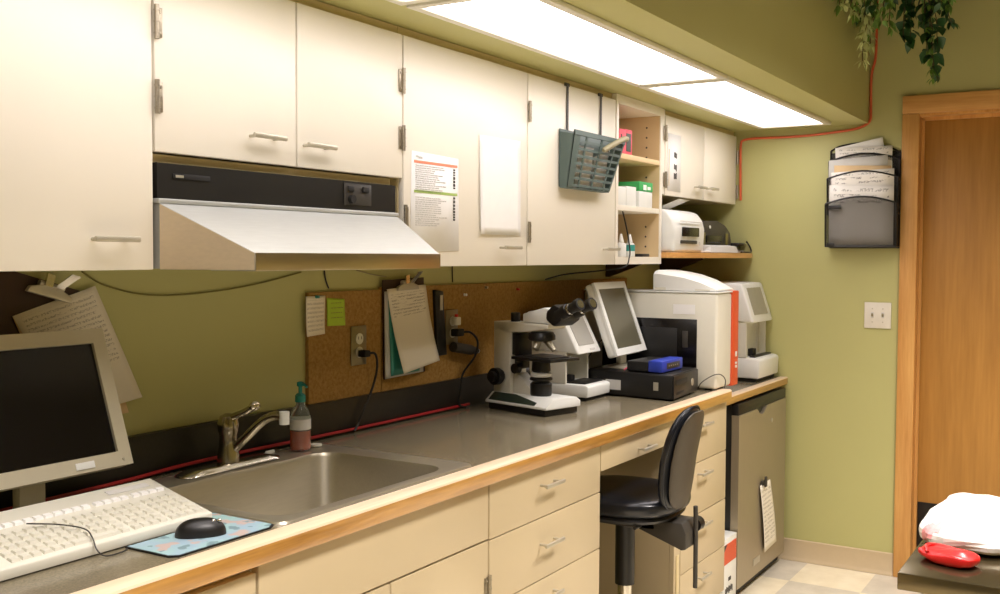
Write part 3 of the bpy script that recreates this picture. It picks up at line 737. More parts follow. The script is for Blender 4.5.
# wedge raised at its back; right edge from front (1.36,-.497) to back (1.365,-.315)
kf, kb, kx0, kx1 = -.455, -.276, .93, 1.412
zf0, zf1, zb0, zb1 = .917, .931, .958, .977
def kz(y): return zf1+(zb1-zf1)*(y-kf)/(kb-kf)
b = B().hexa([(kx0, kf, .912), (kx1, kf, .912), (kx1, kb, zb0), (kx0, kb, zb0), (kx0, kf, zf1), (kx1, kf, zf1), (kx1, kb, zb1), (kx0, kb, zb1)])
bmesh.ops.bevel(b.m, geom=list(b.m.edges), offset=.003, segments=2, profile=.5, affect='EDGES')
b.out('keyboard_case', 'cream_plastic', t)
rows = [(-.437, .016), (-.418, .016), (-.399, .016), (-.380, .016), (-.361, .016), (-.330, .014)]
xr = kx1-.014
for ri, (y, dep) in enumerate(rows):
    b = B(); x = xr
    cols = 20 if ri < 5 else 18
    for k in range(cols):
        w = .0175
        if ri == 0 and 9 <= k < 14:
            if k > 9: continue
            w = .0175+4*.0195
        if (k in (4, 8)): x -= .007
        x0 = x-w; zc = kz(y)
        b.hexa([(x0, y-dep/2, kz(y-dep/2)-.002), (x, y-dep/2, kz(y-dep/2)-.002), (x, y+dep/2, kz(y+dep/2)-.002), (x0, y+dep/2, kz(y+dep/2)-.002),
                (x0+.002, y-dep/2+.002, kz(y)+.0035), (x-.002, y-dep/2+.002, kz(y)+.0035), (x-.002, y+dep/2-.002, kz(y)+.0050), (x0+.002, y+dep/2-.002, kz(y)+.0050)])
        x -= w+.002
        if x < kx0+.02: break
    b.out('key_row', 'cream_plastic' if ri < 5 else 'paper', t, smooth=False)
B().box(kx0, kx1, kb+.001, kb+.004, .912, .955).out('rear_foot', 'cream_plastic', t)
lab(B().prism([(-.308, kz(-.308)+.0002), (-.292, kz(-.292)+.0002), (-.292, kz(-.292)+.0012), (-.308, kz(-.308)+.0012)], 'x', 1.29, 1.385).out('indicator_strip', 'grey_paper', t), 'grey indicator strip')
cord('thin_cable', [(1.08, -.36, .968), (1.125, -.385, .960), (1.150, -.42, .952), (1.145, -.448, .942), (1.14, -.466, .925), (1.15, -.475, .913), (1.18, -.478, .9122), (1.20, -.470, .9122)], .0013, 'charcoal', 'thin dark cord lying across the front of the keyboard')
t = thing('mouse_pad', 'pale blue printed mouse pad at the counter edge beside the keyboard', 'mouse pad', (1.33, -.5, CT))
P = [(1.205, -.435), (1.213, -.578), (1.452, -.578), (1.462, -.40), (1.45, -.392), (1.22, -.425)]
P = [(1.204, -.459), (1.205, -.568), (1.217, -.582), (1.440, -.582), (1.4595, -.570), (1.4595, -.402), (1.418, -.400), (1.416, -.459)]
B().prism(P, 'z', CT+.0008, CT+.003).out('pad', 'black_rough', t, smooth=False)
P2 = [(x+(.003 if x < 1.4 else (.003 if x < 1.42 else -.003)), y+(.003 if y < -.5 else -.003)) for x, y in P]
lab(B().prism(P2, 'z', CT+.0031, CT+.0040).out('picture', 'mouse_pad_print', t, smooth=False), 'pale blue printed surface')
t = thing('computer_mouse', 'glossy black computer mouse on the printed mouse pad', 'mouse', (1.36, -.5, CT))
b = B(); rt = Matrix.Rotation(math.radians(-38), 3, 'Z')
b.ball((1.328, -.514, CT+.0045), .046, .026, .031, .85, 32, 18, rot=rt)
for v in b.m.verts:
    v.co.z = max(v.co.z, CT+.0045)
b.out('mouse_shell', 'black_plastic', t)
for q_ in (-.010, .004, .016):
    c = Vector((1.338, -.531, CT+.0300))+rt @ Vector((q_*.9, 0, 0)); B().ball(c, .0045, .0045, .004, nu=10, nv=8).out('button_stud', 'chrome', t)
# soap bottle
t = thing('soap_bottle', 'clear pump bottle of orange soap with teal top behind the sink', 'bottle', (2.04, -.10, CT+.007))
cx, cy_, zb = 2.045, -.105, CT+.0075
B().lathe([(.024, 0), (.027, .004), (.027, .085), (.022, .105), (.012, .118), (.011, .126)], (cx, cy_, zb)).out('bottle_body', 'clear_bottle', t)
B().lathe([(.020, .0), (.0235, .003), (.0235, .048)], (cx, cy_, zb+.003)).out('soap', 'orange_liquid', t)
lb = B(); lb.lathe([(.0275, .055), (.0275, .082)], (cx, cy_, zb)); lab(lb.out('label', 'grey_paper', t), 'pale blue-white label')
p = B().lathe([(.014, .1265), (.014, .143), (.010, .148), (.005, .150), (.005, .166), (.009, .168), (.009, .178), (.004, .180)], (cx, cy_, zb)).out('pump', 'teal_clear', t)
B().tube([(cx, cy_, zb+.174), (cx-.006, cy_-.020, zb+.174), (cx-.008, cy_-.030, zb+.168)], .0035, 8).out('nozzle', 'teal_clear', p)
tag(B().box(1.96, 1.99, -.067, -.060, CT+.0005, CT+.012, .002).tube([(1.90, -.063, CT+.004), (1.96, -.063, CT+.005)], .003, 8).out('cable_connector', 'white_plastic'), 'pale cable connector lying behind the sink rim', 'connector')
tag(B().lathe([(.012, 0), (.017, .002), (.017, .006), (.012, .006)], (2.105, -.105, CT+.0065)).out('drain_ring', 'cream_plastic'), 'small pale ring lying on the sink ledge beside the bottle', 'ring')

# ------------------------------------------------------------------ microscope (local axes: right, forward, up)
A0 = Vector((2.98, -.09, 0)); fv = Vector((-.25, -.968, 0)).normalized(); rv = Vector((fv.y*-1, fv.x, 0)); A = A0-rv*.02-fv*.03
MX = Matrix(((rv.x, fv.x, 0, A.x), (rv.y, fv.y, 0, A.y), (0, 0, 1, 0), (0, 0, 0, 1)))
t = thing('microscope', 'white binocular microscope with black stage on the counter', 'microscope', (3.0, -.25, CT))
def mb():
    b = B(); b.X = MX; return b
mb().box(.026, .184, .04, .305, CT+.0015, CT+.022, .003).out('base_foot', 'black_plastic', t)
mb().prism([(.02, .932), (.02, .940), (.055, .967), (.168, .965), (.188, .952), (.188, .932)], 'y', .03, .316, .003).out('base', 'white_plastic', t)
def bv(s_, k, o): return (.02+.035*k-.62*o, s_, .940+.027*k+.78*o)
bp = mb()
for (sa, ka, sb, kb_) in ((.045, .92, .15, .92), (.15, .92, .262, .38)):
    bp.hexa([bv(sa, .08, .0003), bv(sb, .08, .0003), bv(sb, kb_, .0003), bv(sa, ka, .0003), bv(sa, .08, .002), bv(sb, .08, .002), bv(sb, kb_, .002), bv(sa, ka, .002)])
bp.out('side_panel', 'dark_green_panel', t, smooth=False)
mb().prism([(.035, .966), (.035, 1.205), (.115, 1.205), (.115, .966)], 'x', .055, .135, .004).out('arm', 'cream_plastic', t)
mb().prism([(.1155, 1.098), (.1155, 1.17), (.145, 1.17), (.145, 1.09)], 'x', .064, .131, .002).out('slide_block', 'black_plastic', t)
mb().prism([(.035, 1.207), (.290, 1.207), (.288, 1.192), (.18, 1.178), (.1, 1.174), (.035, 1.18)], 'x', .055, .140, .003).out('upper_arm', 'cream_plastic', t)
mb().prism([(.170, 1.2085), (.170, 1.238), (.270, 1.262), (.300, 1.255), (.312, 1.2085)], 'x', .058, .138, .005).out('head', 'white_plastic', t)
b = mb(); b.lathe([(.016, 1.207), (.016, 1.235), (.013, 1.238)], (.095, .10, 0)); b.out('top_knob', 'black_plastic', t)
np_ = mb().lathe([(.03, 1.148), (.045, 1.153), (.045, 1.166), (.038, 1.178)], (.095, .225, 0)).out('nosepiece', 'black_plastic', t)
for (dx, dy, L) in ((.012, -.03, .032), (-.03, .005, .022), (.006, .035, .028), (.03, .0, .02)):
    mb().cyl((.095+dx*.7, .225+dy*.7, 1.1475), (.095+dx*1.35, .225+dy*1.35, 1.147-L), .0105, .008, n=14).out('objective', 'nickel', np_)
mb().box(.03, .172, .145, .325, 1.086, 1.096, .002).out('stage', 'black_plastic', t)
mb().box(.05, .15, .18, .30, 1.0965, 1.1005, .001).out('slide_holder', 'charcoal', t)
mb().box(.075, .115, .1165, .15, 1.05, 1.085, .003).out('stage_bracket', 'black_plastic', t)
mb().lathe([(.028, 1.045), (.032, 1.05), (.03, 1.084)], (.095, .222, 0)).out('condenser', 'black_plastic', t)
lab(mb().lathe([(.03, 1.028), (.036, 1.031), (.036, 1.0405), (.03, 1.0445)], (.095, .222, 0)).out('condenser_ring', 'white_plastic', t), 'bright metal ring')
mb().lathe([(.028, 1.016), (.038, 1.0185), (.038, 1.0255), (.03, 1.0275)], (.095, .222, 0)).out('filter_ring', 'black_plastic', t)
mb().lathe([(.034, .966), (.036, .972), (.036, 1.006), (.03, 1.012)], (.095, .222, 0)).out('illuminator', 'black_plastic', t)
mb().prism([(.116, .966), (.116, 1.035), (.135, 1.035), (.198, .985), (.198, .966)], 'x', .07, .12, .003).out('support_rib', 'cream_plastic', t)
b = mb(); b.cyl((.0545, .07, 1.022), (.042, .07, 1.022), .022, n=24).cyl((.042, .07, 1.022), (.022, .07, 1.022), .029, n=24).cyl((.022, .07, 1.022), (.008, .07, 1.022), .018, n=24)
b.out('focus_knob', 'black_plastic', t)
b = mb(); b.cyl((.1355, .075, 1.022), (.165, .075, 1.022), .03, n=24).out('focus_knob', 'black_plastic', t)
b = mb(); b.cyl((.0695, .14, 1.052), (.05, .14, 1.052), .017, n=18).out('stage_knob', 'black_plastic', t)
b = mb()
b.prism([(.280, 1.222), (.282, 1.250), (.315, 1.276), (.350, 1.262), (.352, 1.222), (.315, 1.200)], 'x', .050, .146, .01)
b.out('binocular_head', 'black_plastic', t)
for sx in (-1, 1):
    c0 = Vector((.098+sx*.030, .325, 1.240)); dr_ = Vector((0, .92, .39)).normalized()
    b = mb(); b.tube([c0, c0+dr_*.045, c0+dr_*.046, c0+dr_*.080, c0+dr_*.082, c0+dr_*.100], .02, 18, [.022, .022, .017, .017, .020, .020])
    e = b.out('eyepiece', 'black_plastic', t)
    b = mb(); b.tube([c0+dr_*.050, c0+dr_*.058], .0195, 18, [.0187, .0187]); lab(b.out('eyepiece_ring', 'chrome', e), 'bright ring on the eyepiece')
    b = mb(); b.tube([c0+dr_*.1002, c0+dr_*.1015], .014, 18); b.out('eye_lens', 'chrome', e)

# ------------------------------------------------------------------ white bench analyzers
def analyzer(x0, x1, yf, z0, S, name_label, tip, TH=.058, P0=(.035, .165), P1=(.115, .320)):
    """tall C-shaped analyzer: tray, column, head with tilted screen. S scales heights/depths"""
    t = thing('bench_analyzer', name_label, 'analyzer', ((x0+x1)/2, yf+.12*S, z0))
    d = lambda k: yf+k*S          # distance behind the front of the tray
    z = lambda k: z0+k*S
    w = x1-x0
    B().box(x0+.01, x1-.01, d(.012), d(.25), z0+.001, z(.012), .003).out('base_foot', 'black_rough', t)
    B().prism([(d(0), z(.0125)), (d(-.002), z(TH-.006)), (d(.012), z(TH)), (d(.25), z(TH)), (d(.255), z(.0125))], 'x', x0, x1, .006*S).out('tray', 'white_plastic', t)
    B().box(x0+.02*S, x1-.02*S, d(.02), d(.10 if S == 1 else .04), z(TH+.0005), z(TH+.006), .002).out('sample_stage', 'black_plastic', t)
    B().box(x0+.3*w, x0+.46*w, d(.095 if S == 1 else .042), d(.125 if S == 1 else .06), z(TH+.0005), z(TH+.026), .003).out('sensor_block', 'black_rough', t)
    zt_ = z(.195 if S > 1 else .175); dw = .09 if S == 1 else .045; bq = .20 if S == 1 else .075
    B().prism([(x0+.001, d(.252)), (x0+.001, d(dw)), (x0+.012*S, d(dw)), (x0+.012*S, d(bq)), (x1-.012*S, d(bq)), (x1-.012*S, d(dw)), (x1-.001, d(dw)), (x1-.001, d(.252))], 'z', z(TH+.0005), zt_, .001).out('column', 'cream_plastic', t, smooth=False)
    hd = B().prism([(d(P0[0]), z(P0[1])), (d(P1[0]), z(P1[1])), (d(.19), z(P1[1]+.004)), (d(.255), z(.315)), (d(.258), z(P0[1]+.011)), (d(.145), z(P0[1]+.011))], 'x', x0, x1, .008*S, 3).out('head', 'white_plastic', t)
    # screen on the slanted front
    a = Vector((0, d(P0[0]), z(P0[1]))); e = Vector((0, d(P1[0]), z(P1[1]))); up = (e-a).normalized(); nr = Vector((0, -up.z, up.y))
    def pt(x, k, o): v = a+(e-a)*k+nr*o; return (x, v.y, v.z)
    m = .14*w
    B().hexa([pt(x0+m, .20, .0004), pt(x1-m*1.3, .20, .0004), pt(x1-m*1.3, .88, .0004), pt(x0+m, .88, .0004), pt(x0+m, .20, .002), pt(x1-m*1.3, .20, .002), pt(x1-m*1.3, .88, .002), pt(x0+m, .88, .002)]).out('screen', 'lcd_film' if tip else 'dim_box', hd, smooth=False)
    if tip: B().hexa([pt(x0+.55*w, .07, .0004), pt(x0+.75*w, .07, .0004), pt(x0+.75*w, .11, .0004), pt(x0+.55*w, .11, .0004), pt(x0+.55*w, .07, .0012), pt(x0+.75*w, .07, .0012), pt(x0+.75*w, .11, .0012), pt(x0+.55*w, .11, .0012)]).out('small_badge', 'grey_paper', hd, smooth=False)
    return t
analyzer(3.31, 3.496, -.315, CT, 1.0, 'white analyzer with tilted grey screen directly behind the microscope', True)
t = analyzer(4.55, 4.845, -.548, .866, 1.36, 'white analyzer with tilted screen in the corner against the end wall', False, .080, (.02, .195), (.062, .326))
lab(B().cyl((4.77, -.475, .866+.087*1.36), (4.77, -.475, .866+.20*1.36), .004, n=10).out('guide_rod', 'nickel', t), 'thin metal rod')

# ------------------------------------------------------------------ desktop computer, monitor, router, large analyzer
t = thing('desktop_computer', 'black flat desktop computer lying on the counter under the white monitor', 'computer', (3.64, -.40, CT))
pa = [Vector((3.475, -.570)), Vector((3.780, -.558)), Vector((3.775, -.222)), Vector((3.560, -.205))]
pa = [Vector((3.478, -.568)), Vector((3.783, -.545)), Vector((3.800, -.215)), Vector((3.508, -.205))]
b = B(); b.prism([tuple(p) for p in pa], 'z', CT+.006, 1.004, .004); b.out('computer_case', 'black_plastic', t)
ux = (pa[1]-pa[0]).normalized(); uy = Vector((ux.y, -ux.x))
def fp(s_, o): v = pa[0]+ux*s_+uy*o; return (v.x, v.y)
def fbox(s0, s1, z0_, z1_, o0, o1): return B().prism([fp(s0, o0), fp(s1, o0), fp(s1, o1), fp(s0, o1)], 'z', z0_, z1_, .0008)
fc = fbox(.004, .302, CT+.008, 1.0, .0005, .006).out('front_cover', 'black_plastic', t)
fbox(.02, .16, .965, .985, .0062, .0075).out('drive_slot', 'black_rough', fc)
fbox(.03, .12, .93, .94, .0062, .0072).out('vent_slot', 'black_rough', fc)
v = Vector(fp(.225, .0062)); v2 = Vector(fp(.225, .0082))
lab(B().cyl((v.x, v.y, .958), (v2.x, v2.y, .958), .014, n=20).out('power_button', 'nickel', fc), 'pale round power button')
# label on the left side
lx = (pa[3]-pa[0]).normalized(); nx_ = Vector((-lx.y, lx.x))
def sp_(s_, o): v = pa[0]+lx*s_+nx_*o; return (v.x, v.y)
lab(B().prism([sp_(.21, .0005), sp_(.275, .0005), sp_(.275, .0015), sp_(.21, .0015)], 'z', .935, .972).out('label', 'grey_paper', t, smooth=False), 'pale green-white label on the side')
lab(B().prism([sp_(.055, .0005), sp_(.075, .0005), sp_(.075, .0015), sp_(.055, .0015)], 'z', .945, .975).out('badge', 'nickel', t, smooth=False), 'small silver badge')
for (x, y) in ((3.51, -.54), (3.75, -.52), (3.53, -.24), (3.77, -.24)): B().cyl((x, y, CT+.0008), (x, y, CT+.0055), .012, n=12).out('foot', 'rubber_feet', t)

t = thing('touchscreen_monitor', 'white-framed monitor tilted back on top of the black computer', 'monitor', (3.68, -.33, 1.005))
TL = math.atan2(.10, .275)
X = Matrix.Translation((3.503, -.335, 1.058)) @ Matrix.Rotation(math.radians(3), 4, 'Z') @ Matrix.Rotation(-TL, 4, 'X')
W, H = .310, .288
b = B(); b.X = X; b.frame(0, W, 0, H, .026, -.006, .004); b.box(0, W, .0042, .036, 0, H, .010, 3); b.out('bezel', 'white_plastic', t)
b = B(); b.X = X; b.box(.0262, W-.0262, -.002, .004, .0262, H-.0262).out('screen', 'touchscreen', t)
b = B(); b.X = X; b.box(.10, .20, .0365, .055, .08, .2, .008).out('rear_housing', 'white_plastic', t)
B().box(3.655, 3.71, -.285, -.262, 1.0135, 1.14, .006).out('stand_neck', 'cream_plastic', t)
B().loft([rr(3.57, 3.76, -.345, -.235, .03, 1.0050), rr(3.57, 3.76, -.345, -.235, .03, 1.010), rr(3.60, 3.74, -.33, -.25, .03, 1.013)], True, True).out('stand_base', 'nickel', t)
t = thing('network_router', 'blue and black network router on top of the desktop computer', 'router', (3.66, -.48, 1.005))
P4 = [Vector((3.515, -.535)), Vector((3.715, -.530)), Vector((3.735, -.385)), Vector((3.52, -.375))]
P4 = [Vector((3.498, -.520)), Vector((3.700, -.520)), Vector((3.715, -.375)), Vector((3.512, -.375))]
def lerp4(u, v): return P4[0]*(1-u)*(1-v)+P4[1]*u*(1-v)+P4[2]*u*v+P4[3]*(1-u)*v
def rbx(u0, u1, v0, v1, z0_, z1_, name, mat, par, bev=.003): return B().prism([tuple(lerp4(u0, v0)), tuple(lerp4(u1, v0)), tuple(lerp4(u1, v1)), tuple(lerp4(u0, v1))], 'z', z0_, z1_, bev).out(name, mat, par)
rbx(0, 1, .40, 1, 1.008, 1.044, 'router_body', 'black_plastic', t)
fb = rbx(0, 1, 0, .395, 1.008, 1.050, 'blue_front', 'blue_plastic', t, .004); lab(fb, 'bright blue front section')
rbx(.22, .84, -.012, -.002, 1.018, 1.040, 'front_window', 'charcoal', fb, .001)
for k in range(5): rbx(.3+.1*k, .32+.1*k, -.02, -.013, 1.027, 1.031, 'indicator', 'nickel', fb, 0)
for (u, v) in ((.06, .08), (.94, .08), (.06, .92), (.94, .92)):
    p = lerp4(u, v); B().cyl((p.x, p.y, 1.0046), (p.x, p.y, 1.0076), .008, n=10).out('foot', 'rubber_feet', t)

t = thing('laboratory_analyzer', 'large white boxy analyzer with orange stripe in the counter corner', 'analyzer', (3.95, -.32, CT))
ax0, ax1, ayf, ayb, atz = 3.835, 4.09, -.605, -.03, 1.288
B().box(ax0, 4.006, ayf, ayb, CT+.008, atz, .012, 3).out('housing', 'cream_plastic', t)
B().box(ax0-.001, 4.006, ayf-.003, ayb, atz+.0005, atz+.006, .002).out('top_cover', 'white_plastic', t)
ob = B().box(4.0065, 4.078, ayf-.004, ayf+.3, CT+.004, atz+.006, .004).out('orange_stripe', 'orange_plastic', t); lab(ob, 'vertical orange-red stripe panel')
B().box(4.0785, 4.095, ayf+.002, ayf+.3, CT+.004, 1.08, .003).out('side_rail', 'cream_plastic', t)
for z_, h_ in ((1.03, .02), (1.0, .008), (.985, .01)): B().box(4.040, 4.056, ayf-.0065, ayf-.0042, z_, z_+h_, .0005).out('indicator', 'white_plastic', ob)
wp = B().box(ax0-.006, ax0-.0005, -.525, -.12, .96, 1.186, .002).out('dark_door', 'screen_dark', t); lab(wp, 'black door panel on the side')
B().box(ax0-.0095, ax0-.0065, -.445, -.16, .99, 1.150, .001).out('door_window', 'black_plastic', wp)
B().box(ax0-.0125, ax0-.0065, -.490, -.468, 1.075, 1.14, .002).out('door_handle', 'charcoal', wp)
lab(B().box(ax0-.0015, ax0-.0004, -.515, -.425, 1.205, 1.243).out('label', 'paper', t, smooth=False), 'white paper label')
for (x, y) in ((3.87, -.56), (3.87, -.08)): B().cyl((x, y, CT+.0006), (x, y, CT+.0075), .014, n=12).out('foot', 'rubber_feet', t)
lab(B().box(4.01, 4.06, ayf+.05, ayf+.1, .8672, CT+.003, .001).out('corner_leg', 'black_rough', t), 'dark corner leg reaching the lower countertop')
# white lid on top
t = thing('scanner', 'white wedge-shaped scanner lying on top of the large analyzer', 'scanner', (3.95, -.45, 1.295))
zt = atz+.0065
def sec(y, h, x0_, x1_): return [Vector((x0_, y, zt+.002)), Vector((x1_, y, zt+.002)), Vector((x1_, y, zt+h*.75)), Vector((x1_-.02, y, zt+h)), Vector((x0_+.02, y, zt+h)), Vector((x0_, y, zt+h*.82))]
b = B(); b.loft([sec(-.595, .008, 3.86, 4.05), sec(-.575, .020, 3.85, 4.055), sec(-.53, .042, 3.845, 4.058), sec(-.47, .062, 3.842, 4.06), sec(-.42, .072, 3.84, 4.06), sec(-.35, .082, 3.84, 4.06), sec(-.335, .078, 3.845, 4.058)], True, True)
b.out('scanner_lid', 'white_plastic', t)
b = B(); b.loft([[v for v in sec(-.57, .010, 3.846, 4.059)], [v for v in sec(-.345, .018, 3.8385, 4.0615)]], True, True)
b.out('scanner_base', 'cream_plastic', t)
cord('short_cable', [(3.80, -.545, .925), (3.79, -.565, .95), (3.815, -.60, .975), (3.85, -.618, .975), (3.89, -.622, .95), (3.885, -.620, .918)], .002, 'charcoal', 'thin dark cable looping from the black computer to the large analyzer')
cord('monitor_cable', [(3.60, -.240, 1.12), (3.57, -.215, 1.08), (3.55, -.190, 1.03), (3.54, -.18, .99), (3.53, -.17, .94), (3.54, -.15, .915)], .003, 'cable_black', 'black cable drooping behind the tilted white monitor')
cord('hanging_cable', [(3.585, -.318, 1.60), (3.59, -.334, 1.53), (3.60, -.342, 1.46), (3.585, -.347, 1.425), (3.545, -.345, 1.39), (3.53, -.25, 1.375), (3.50, -.12, 1.36), (3.47, -.05, 1.34)], .0028, 'cable_black', 'black cable hanging from the open shelf down behind the monitor')
tag(B().tube(smoothline([(3.52, -.36, 1.008), (3.54, -.37, 1.02), (3.56, -.365, 1.032), (3.585, -.36, 1.020), (3.60, -.365, 1.009)], 5), .0035, 8).out('red_connector', 'pink_card'), 'pink-red cable stub beside the router under the tilted monitor', 'cable')

# ------------------------------------------------------------------ on the wall shelf
ZS = 1.4475
t = thing('printer', 'white compact printer on the oak shelf under the small cabinet', 'printer', (4.07, -.25, ZS))
B().prism([(-.375, ZS+.001), (-.380, ZS+.10), (-.37, ZS+.135), (-.345, ZS+.168), (-.30, ZS+.180), (-.12, ZS+.180), (-.10, ZS+.001)], 'x', 3.955, 4.30, .012, 3).out('printer_body', 'white_plastic', t)
B().box(4.03, 4.215, -.386, -.3795, ZS+.066, ZS+.104, .002).out('output_slot', 'screen_dark', t)
B().box(4.02, 4.20, -.3835, -.3760, ZS+.036, ZS+.050, .003).out('tray_opening', 'charcoal', t)
B().box(4.01, 4.25, -.384, -.380, ZS+.125, ZS+.130, .001).out('seam_line', 'grey_paper', t)
B().box(4.22, 4.235, -.3835, -.3800, ZS+.03, ZS+.045, .002).out('button', 'grey_paper', t)
s = sheet('paper_sheet', (4.03, -.26, ZS+.182), (4.17, -.255, ZS+.182), (4.17, -.31, 1.676), (4.32, -.30, 1.676), 'paper')
tag(s, 'white sheet standing up from the printer to the cabinet bottom', 'paper')
t = thing('printer', 'dark grey printer with arched lid on the shelf by the end wall', 'printer', (4.52, -.2, ZS))
B().prism([(4.33, ZS+.001), (4.33, ZS+.10), (4.345, ZS+.125), (4.40, ZS+.142), (4.55, ZS+.145), (4.66, ZS+.128), (4.73, ZS+.095), (4.745, ZS+.06), (4.745, ZS+.001)], 'y', -.345, -.09, .006).out('printer_body', 'charcoal', t)
B().box(4.40, 4.60, -.352, -.3455, ZS+.045, ZS+.078, .003).out('output_slot', 'screen_dark', t)
B().cyl((4.45, -.3455, ZS+.115), (4.45, -.349, ZS+.115), .007, n=12).out('badge', 'white_plastic', t)
for x in (4.36, 4.66): B().box(x, x+.03, -.349, -.3455, ZS+.03, ZS+.09, .002).out('side_trim', 'olive_wire', t)
t = thing('paper_stack', 'stack of white papers jutting over the front of the printer shelf', 'papers', (4.45, -.36, ZS))
pp = B().hexa([(4.31, -.405, ZS+.001), (4.66, -.410, ZS+.001), (4.66, -.356, ZS+.001), (4.31, -.356, ZS+.001), (4.33, -.395, ZS+.026), (4.65, -.400, ZS+.03), (4.66, -.356, ZS+.036), (4.31, -.356, ZS+.034)])
pp.out('sheets', 'grey_paper', t)
t = thing('paper_tray', 'black tray with papers on it at the right end of the printer shelf', 'tray', (4.77, -.30, ZS))
B().box(4.70, 4.852, -.372, -.352, ZS+.001, ZS+.012, .002).box(4.76, 4.85, -.352, -.08, ZS+.001, ZS+.03, .003).out('papers', 'grey_paper', t)
B().prism([(-.385, ZS+.040), (-.375, ZS+.048), (-.10, ZS+.052), (-.10, ZS+.0305), (-.35, ZS+.0305)], 'x', 4.750, 4.852, .003).out('tray', 'black_plastic', t)
s = tag(B().tube(smoothline([(4.68, -.415, ZS+.004), (4.76, -.415, ZS+.004), (4.84, -.41, ZS+.006), (4.853, -.40, ZS+.03), (4.83, -.39, ZS+.055)], 5), .004, 8).out('black_strap', 'black_plastic'), 'thin black strap lying at the front corner of the printer shelf', 'strap')
tag(B().box(4.24, 4.30, -.402, -.385, ZS+.0008, ZS+.008, .001).out('white_tag', 'paper'), 'small white tag on the shelf edge in front of the white printer', 'tag')

# ------------------------------------------------------------------ open shelf contents
z1 = 1.8155; z2 = 1.6225; z3 = 1.4285
t = thing('pink_box', 'pink cardboard box standing on the upper inner shelf', 'box', (3.62, -.25, z1))
B().box(3.535, 3.592, -.325, -.20, z1, z1+.09, .001).box(3.600, 3.665, -.318, -.20, z1, z1+.095, .001).out('cartons', 'pink_card', t)
bb_ = B().box(3.611, 3.652, -.3192, -.3182, z1+.012, z1+.080).out('picture_panel', 'dark_green_panel', t); lab(bb_, 'dark picture panel on the pink box')
lab(B().box(3.548, 3.556, -.3262, -.3252, z1+.05, z1+.07).out('dark_mark', 'dark_wood', t), 'dark printed mark')
tag(B().box(3.535, 3.61, -.32, -.22, z2, z2+.068, .002).out('white_carton', 'white_plastic'), 'white carton at the left of the middle inner shelf', 'box')
tag(B().box(3.625, 3.715, -.315, -.21, z2, z2+.075, .002).out('white_carton', 'white_plastic'), 'plain white carton beside the green-topped box on the middle shelf', 'box')
t = thing('glove_box', 'white box with green top on the middle inner shelf', 'box', (3.78, -.27, z2))
B().box(3.735, 3.865, -.318, -.215, z2, z2+.062, .002).out('box_body', 'white_plastic', t)
B().box(3.733, 3.867, -.320, -.213, z2+.0625, z2+.100, .004).out('box_top', 'green_card', t)
B().box(3.77, 3.80, -.3212, -.3202, z2+.068, z2+.088).box(3.81, 3.84, -.3212, -.3202, z2+.07, z2+.082).out('printed_marks', 'paper', t)
tag(B().hexa([(3.60, -.15, 1.70), (3.62, -.15, 1.70), (3.62, -.11, 1.70), (3.60, -.11, 1.70), (3.82, -.15, 1.783), (3.84, -.15, 1.783), (3.84, -.11, 1.783), (3.82, -.11, 1.783)]).out('cream_wedge', 'cream_plastic'), 'slanted cream strip leaning at the back of the middle shelf', 'strip')
def dropper(x, y, label, teal=True):
    t = thing('dropper_bottle', label, 'bottle', (x, y, z3), 'dropper bottles on the bottom inner shelf')
    B().lathe([(.018, 0), (.02, .003), (.02, .045), (.016, .052), (.008, .055)], (x, y, z3)).out('bottle_body', 'white_plastic', t)
    if teal: lab(B().lathe([(.0205, .022), (.0205, .046)], (x, y, z3)).out('label', 'teal', t), 'teal label band')
    B().lathe([(.011, .0555), (.010, .062), (.004, .085), (.002, .088)], (x, y, z3)).out('cap', 'white_plastic', t)
dropper(3.715, -.29, 'white dropper bottle with teal band, right one on the bottom inner shelf')
dropper(3.645, -.285, 'white dropper bottle, left of the teal-banded one in the open shelf', False)
t = thing('small_jar', 'small dark jar behind the dropper bottles in the open shelf', 'jar', (3.79, -.25, z3))
B().lathe([(.014, 0), (.014, .03), (.011, .033)], (3.80, -.25, z3)).out('jar_body', 'cream_plastic', t); B().lathe([(.013, .0335), (.013, .048)], (3.80, -.25, z3)).out('lid', 'black_plastic', t)
tag(B().box(3.775, 3.845, -.318, -.285, z3, z3+.012, .003).out('black_clip', 'black_plastic'), 'small black clip lying in front on the bottom inner shelf', 'clip')

# ------------------------------------------------------------------ papers on the big door
def bars(rects, y, name, mat, par):
    b = B()
    for x0_, x1_, za, zb_ in rects: b.box(x0_, x1_, y-.0006, y, za, zb_)
    return b.out(name, mat, par, smooth=False)
s = sheet('printed_form', (2.222, YU-.0012, 1.437), (2.453, YU-.0012, 1.444), (2.228, YU-.0012, 1.708), (2.450, YU-.0012, 1.703), 'paper', nx=2, ny=2)
tag(s, 'printed form with orange and green bands on the cabinet door beside the hood', 'paper')
y_ = YU-.0022
bars([(2.238, 2.444, 1.677, 1.684)], y_, 'orange_band', 'print_orange', s); bars([(2.238, 2.444, 1.598, 1.605)], y_, 'green_band', 'print_green', s)
bars([(2.246, 2.258, 1.692, 1.697), (2.259, 2.276, 1.690, 1.695)], y_, 'heading', 'ink_light', s)
q = random.Random(5); rc = []
for zz in list(range(13)) + list(range(15, 29)):
    x = 2.244; z_ = 1.670-.0057*zz
    while x < 2.366+q.uniform(-.04, .04):
        w = q.uniform(.005, .02); rc.append((x, x+w, z_, z_+.0022)); x += w+.003
bars(rc, y_, 'printed_lines', 'ink_light', s)
rc = []
for za, zb_ in ((1.615, 1.672), (1.528, 1.594)):
    z_ = zb_
    while z_ > za:
        h_ = q.uniform(.004, .009); rc.append((2.424, 2.433, z_-h_, z_)); z_ -= h_+.0025
bars(rc, y_, 'upright_lettering', 'ink', s)
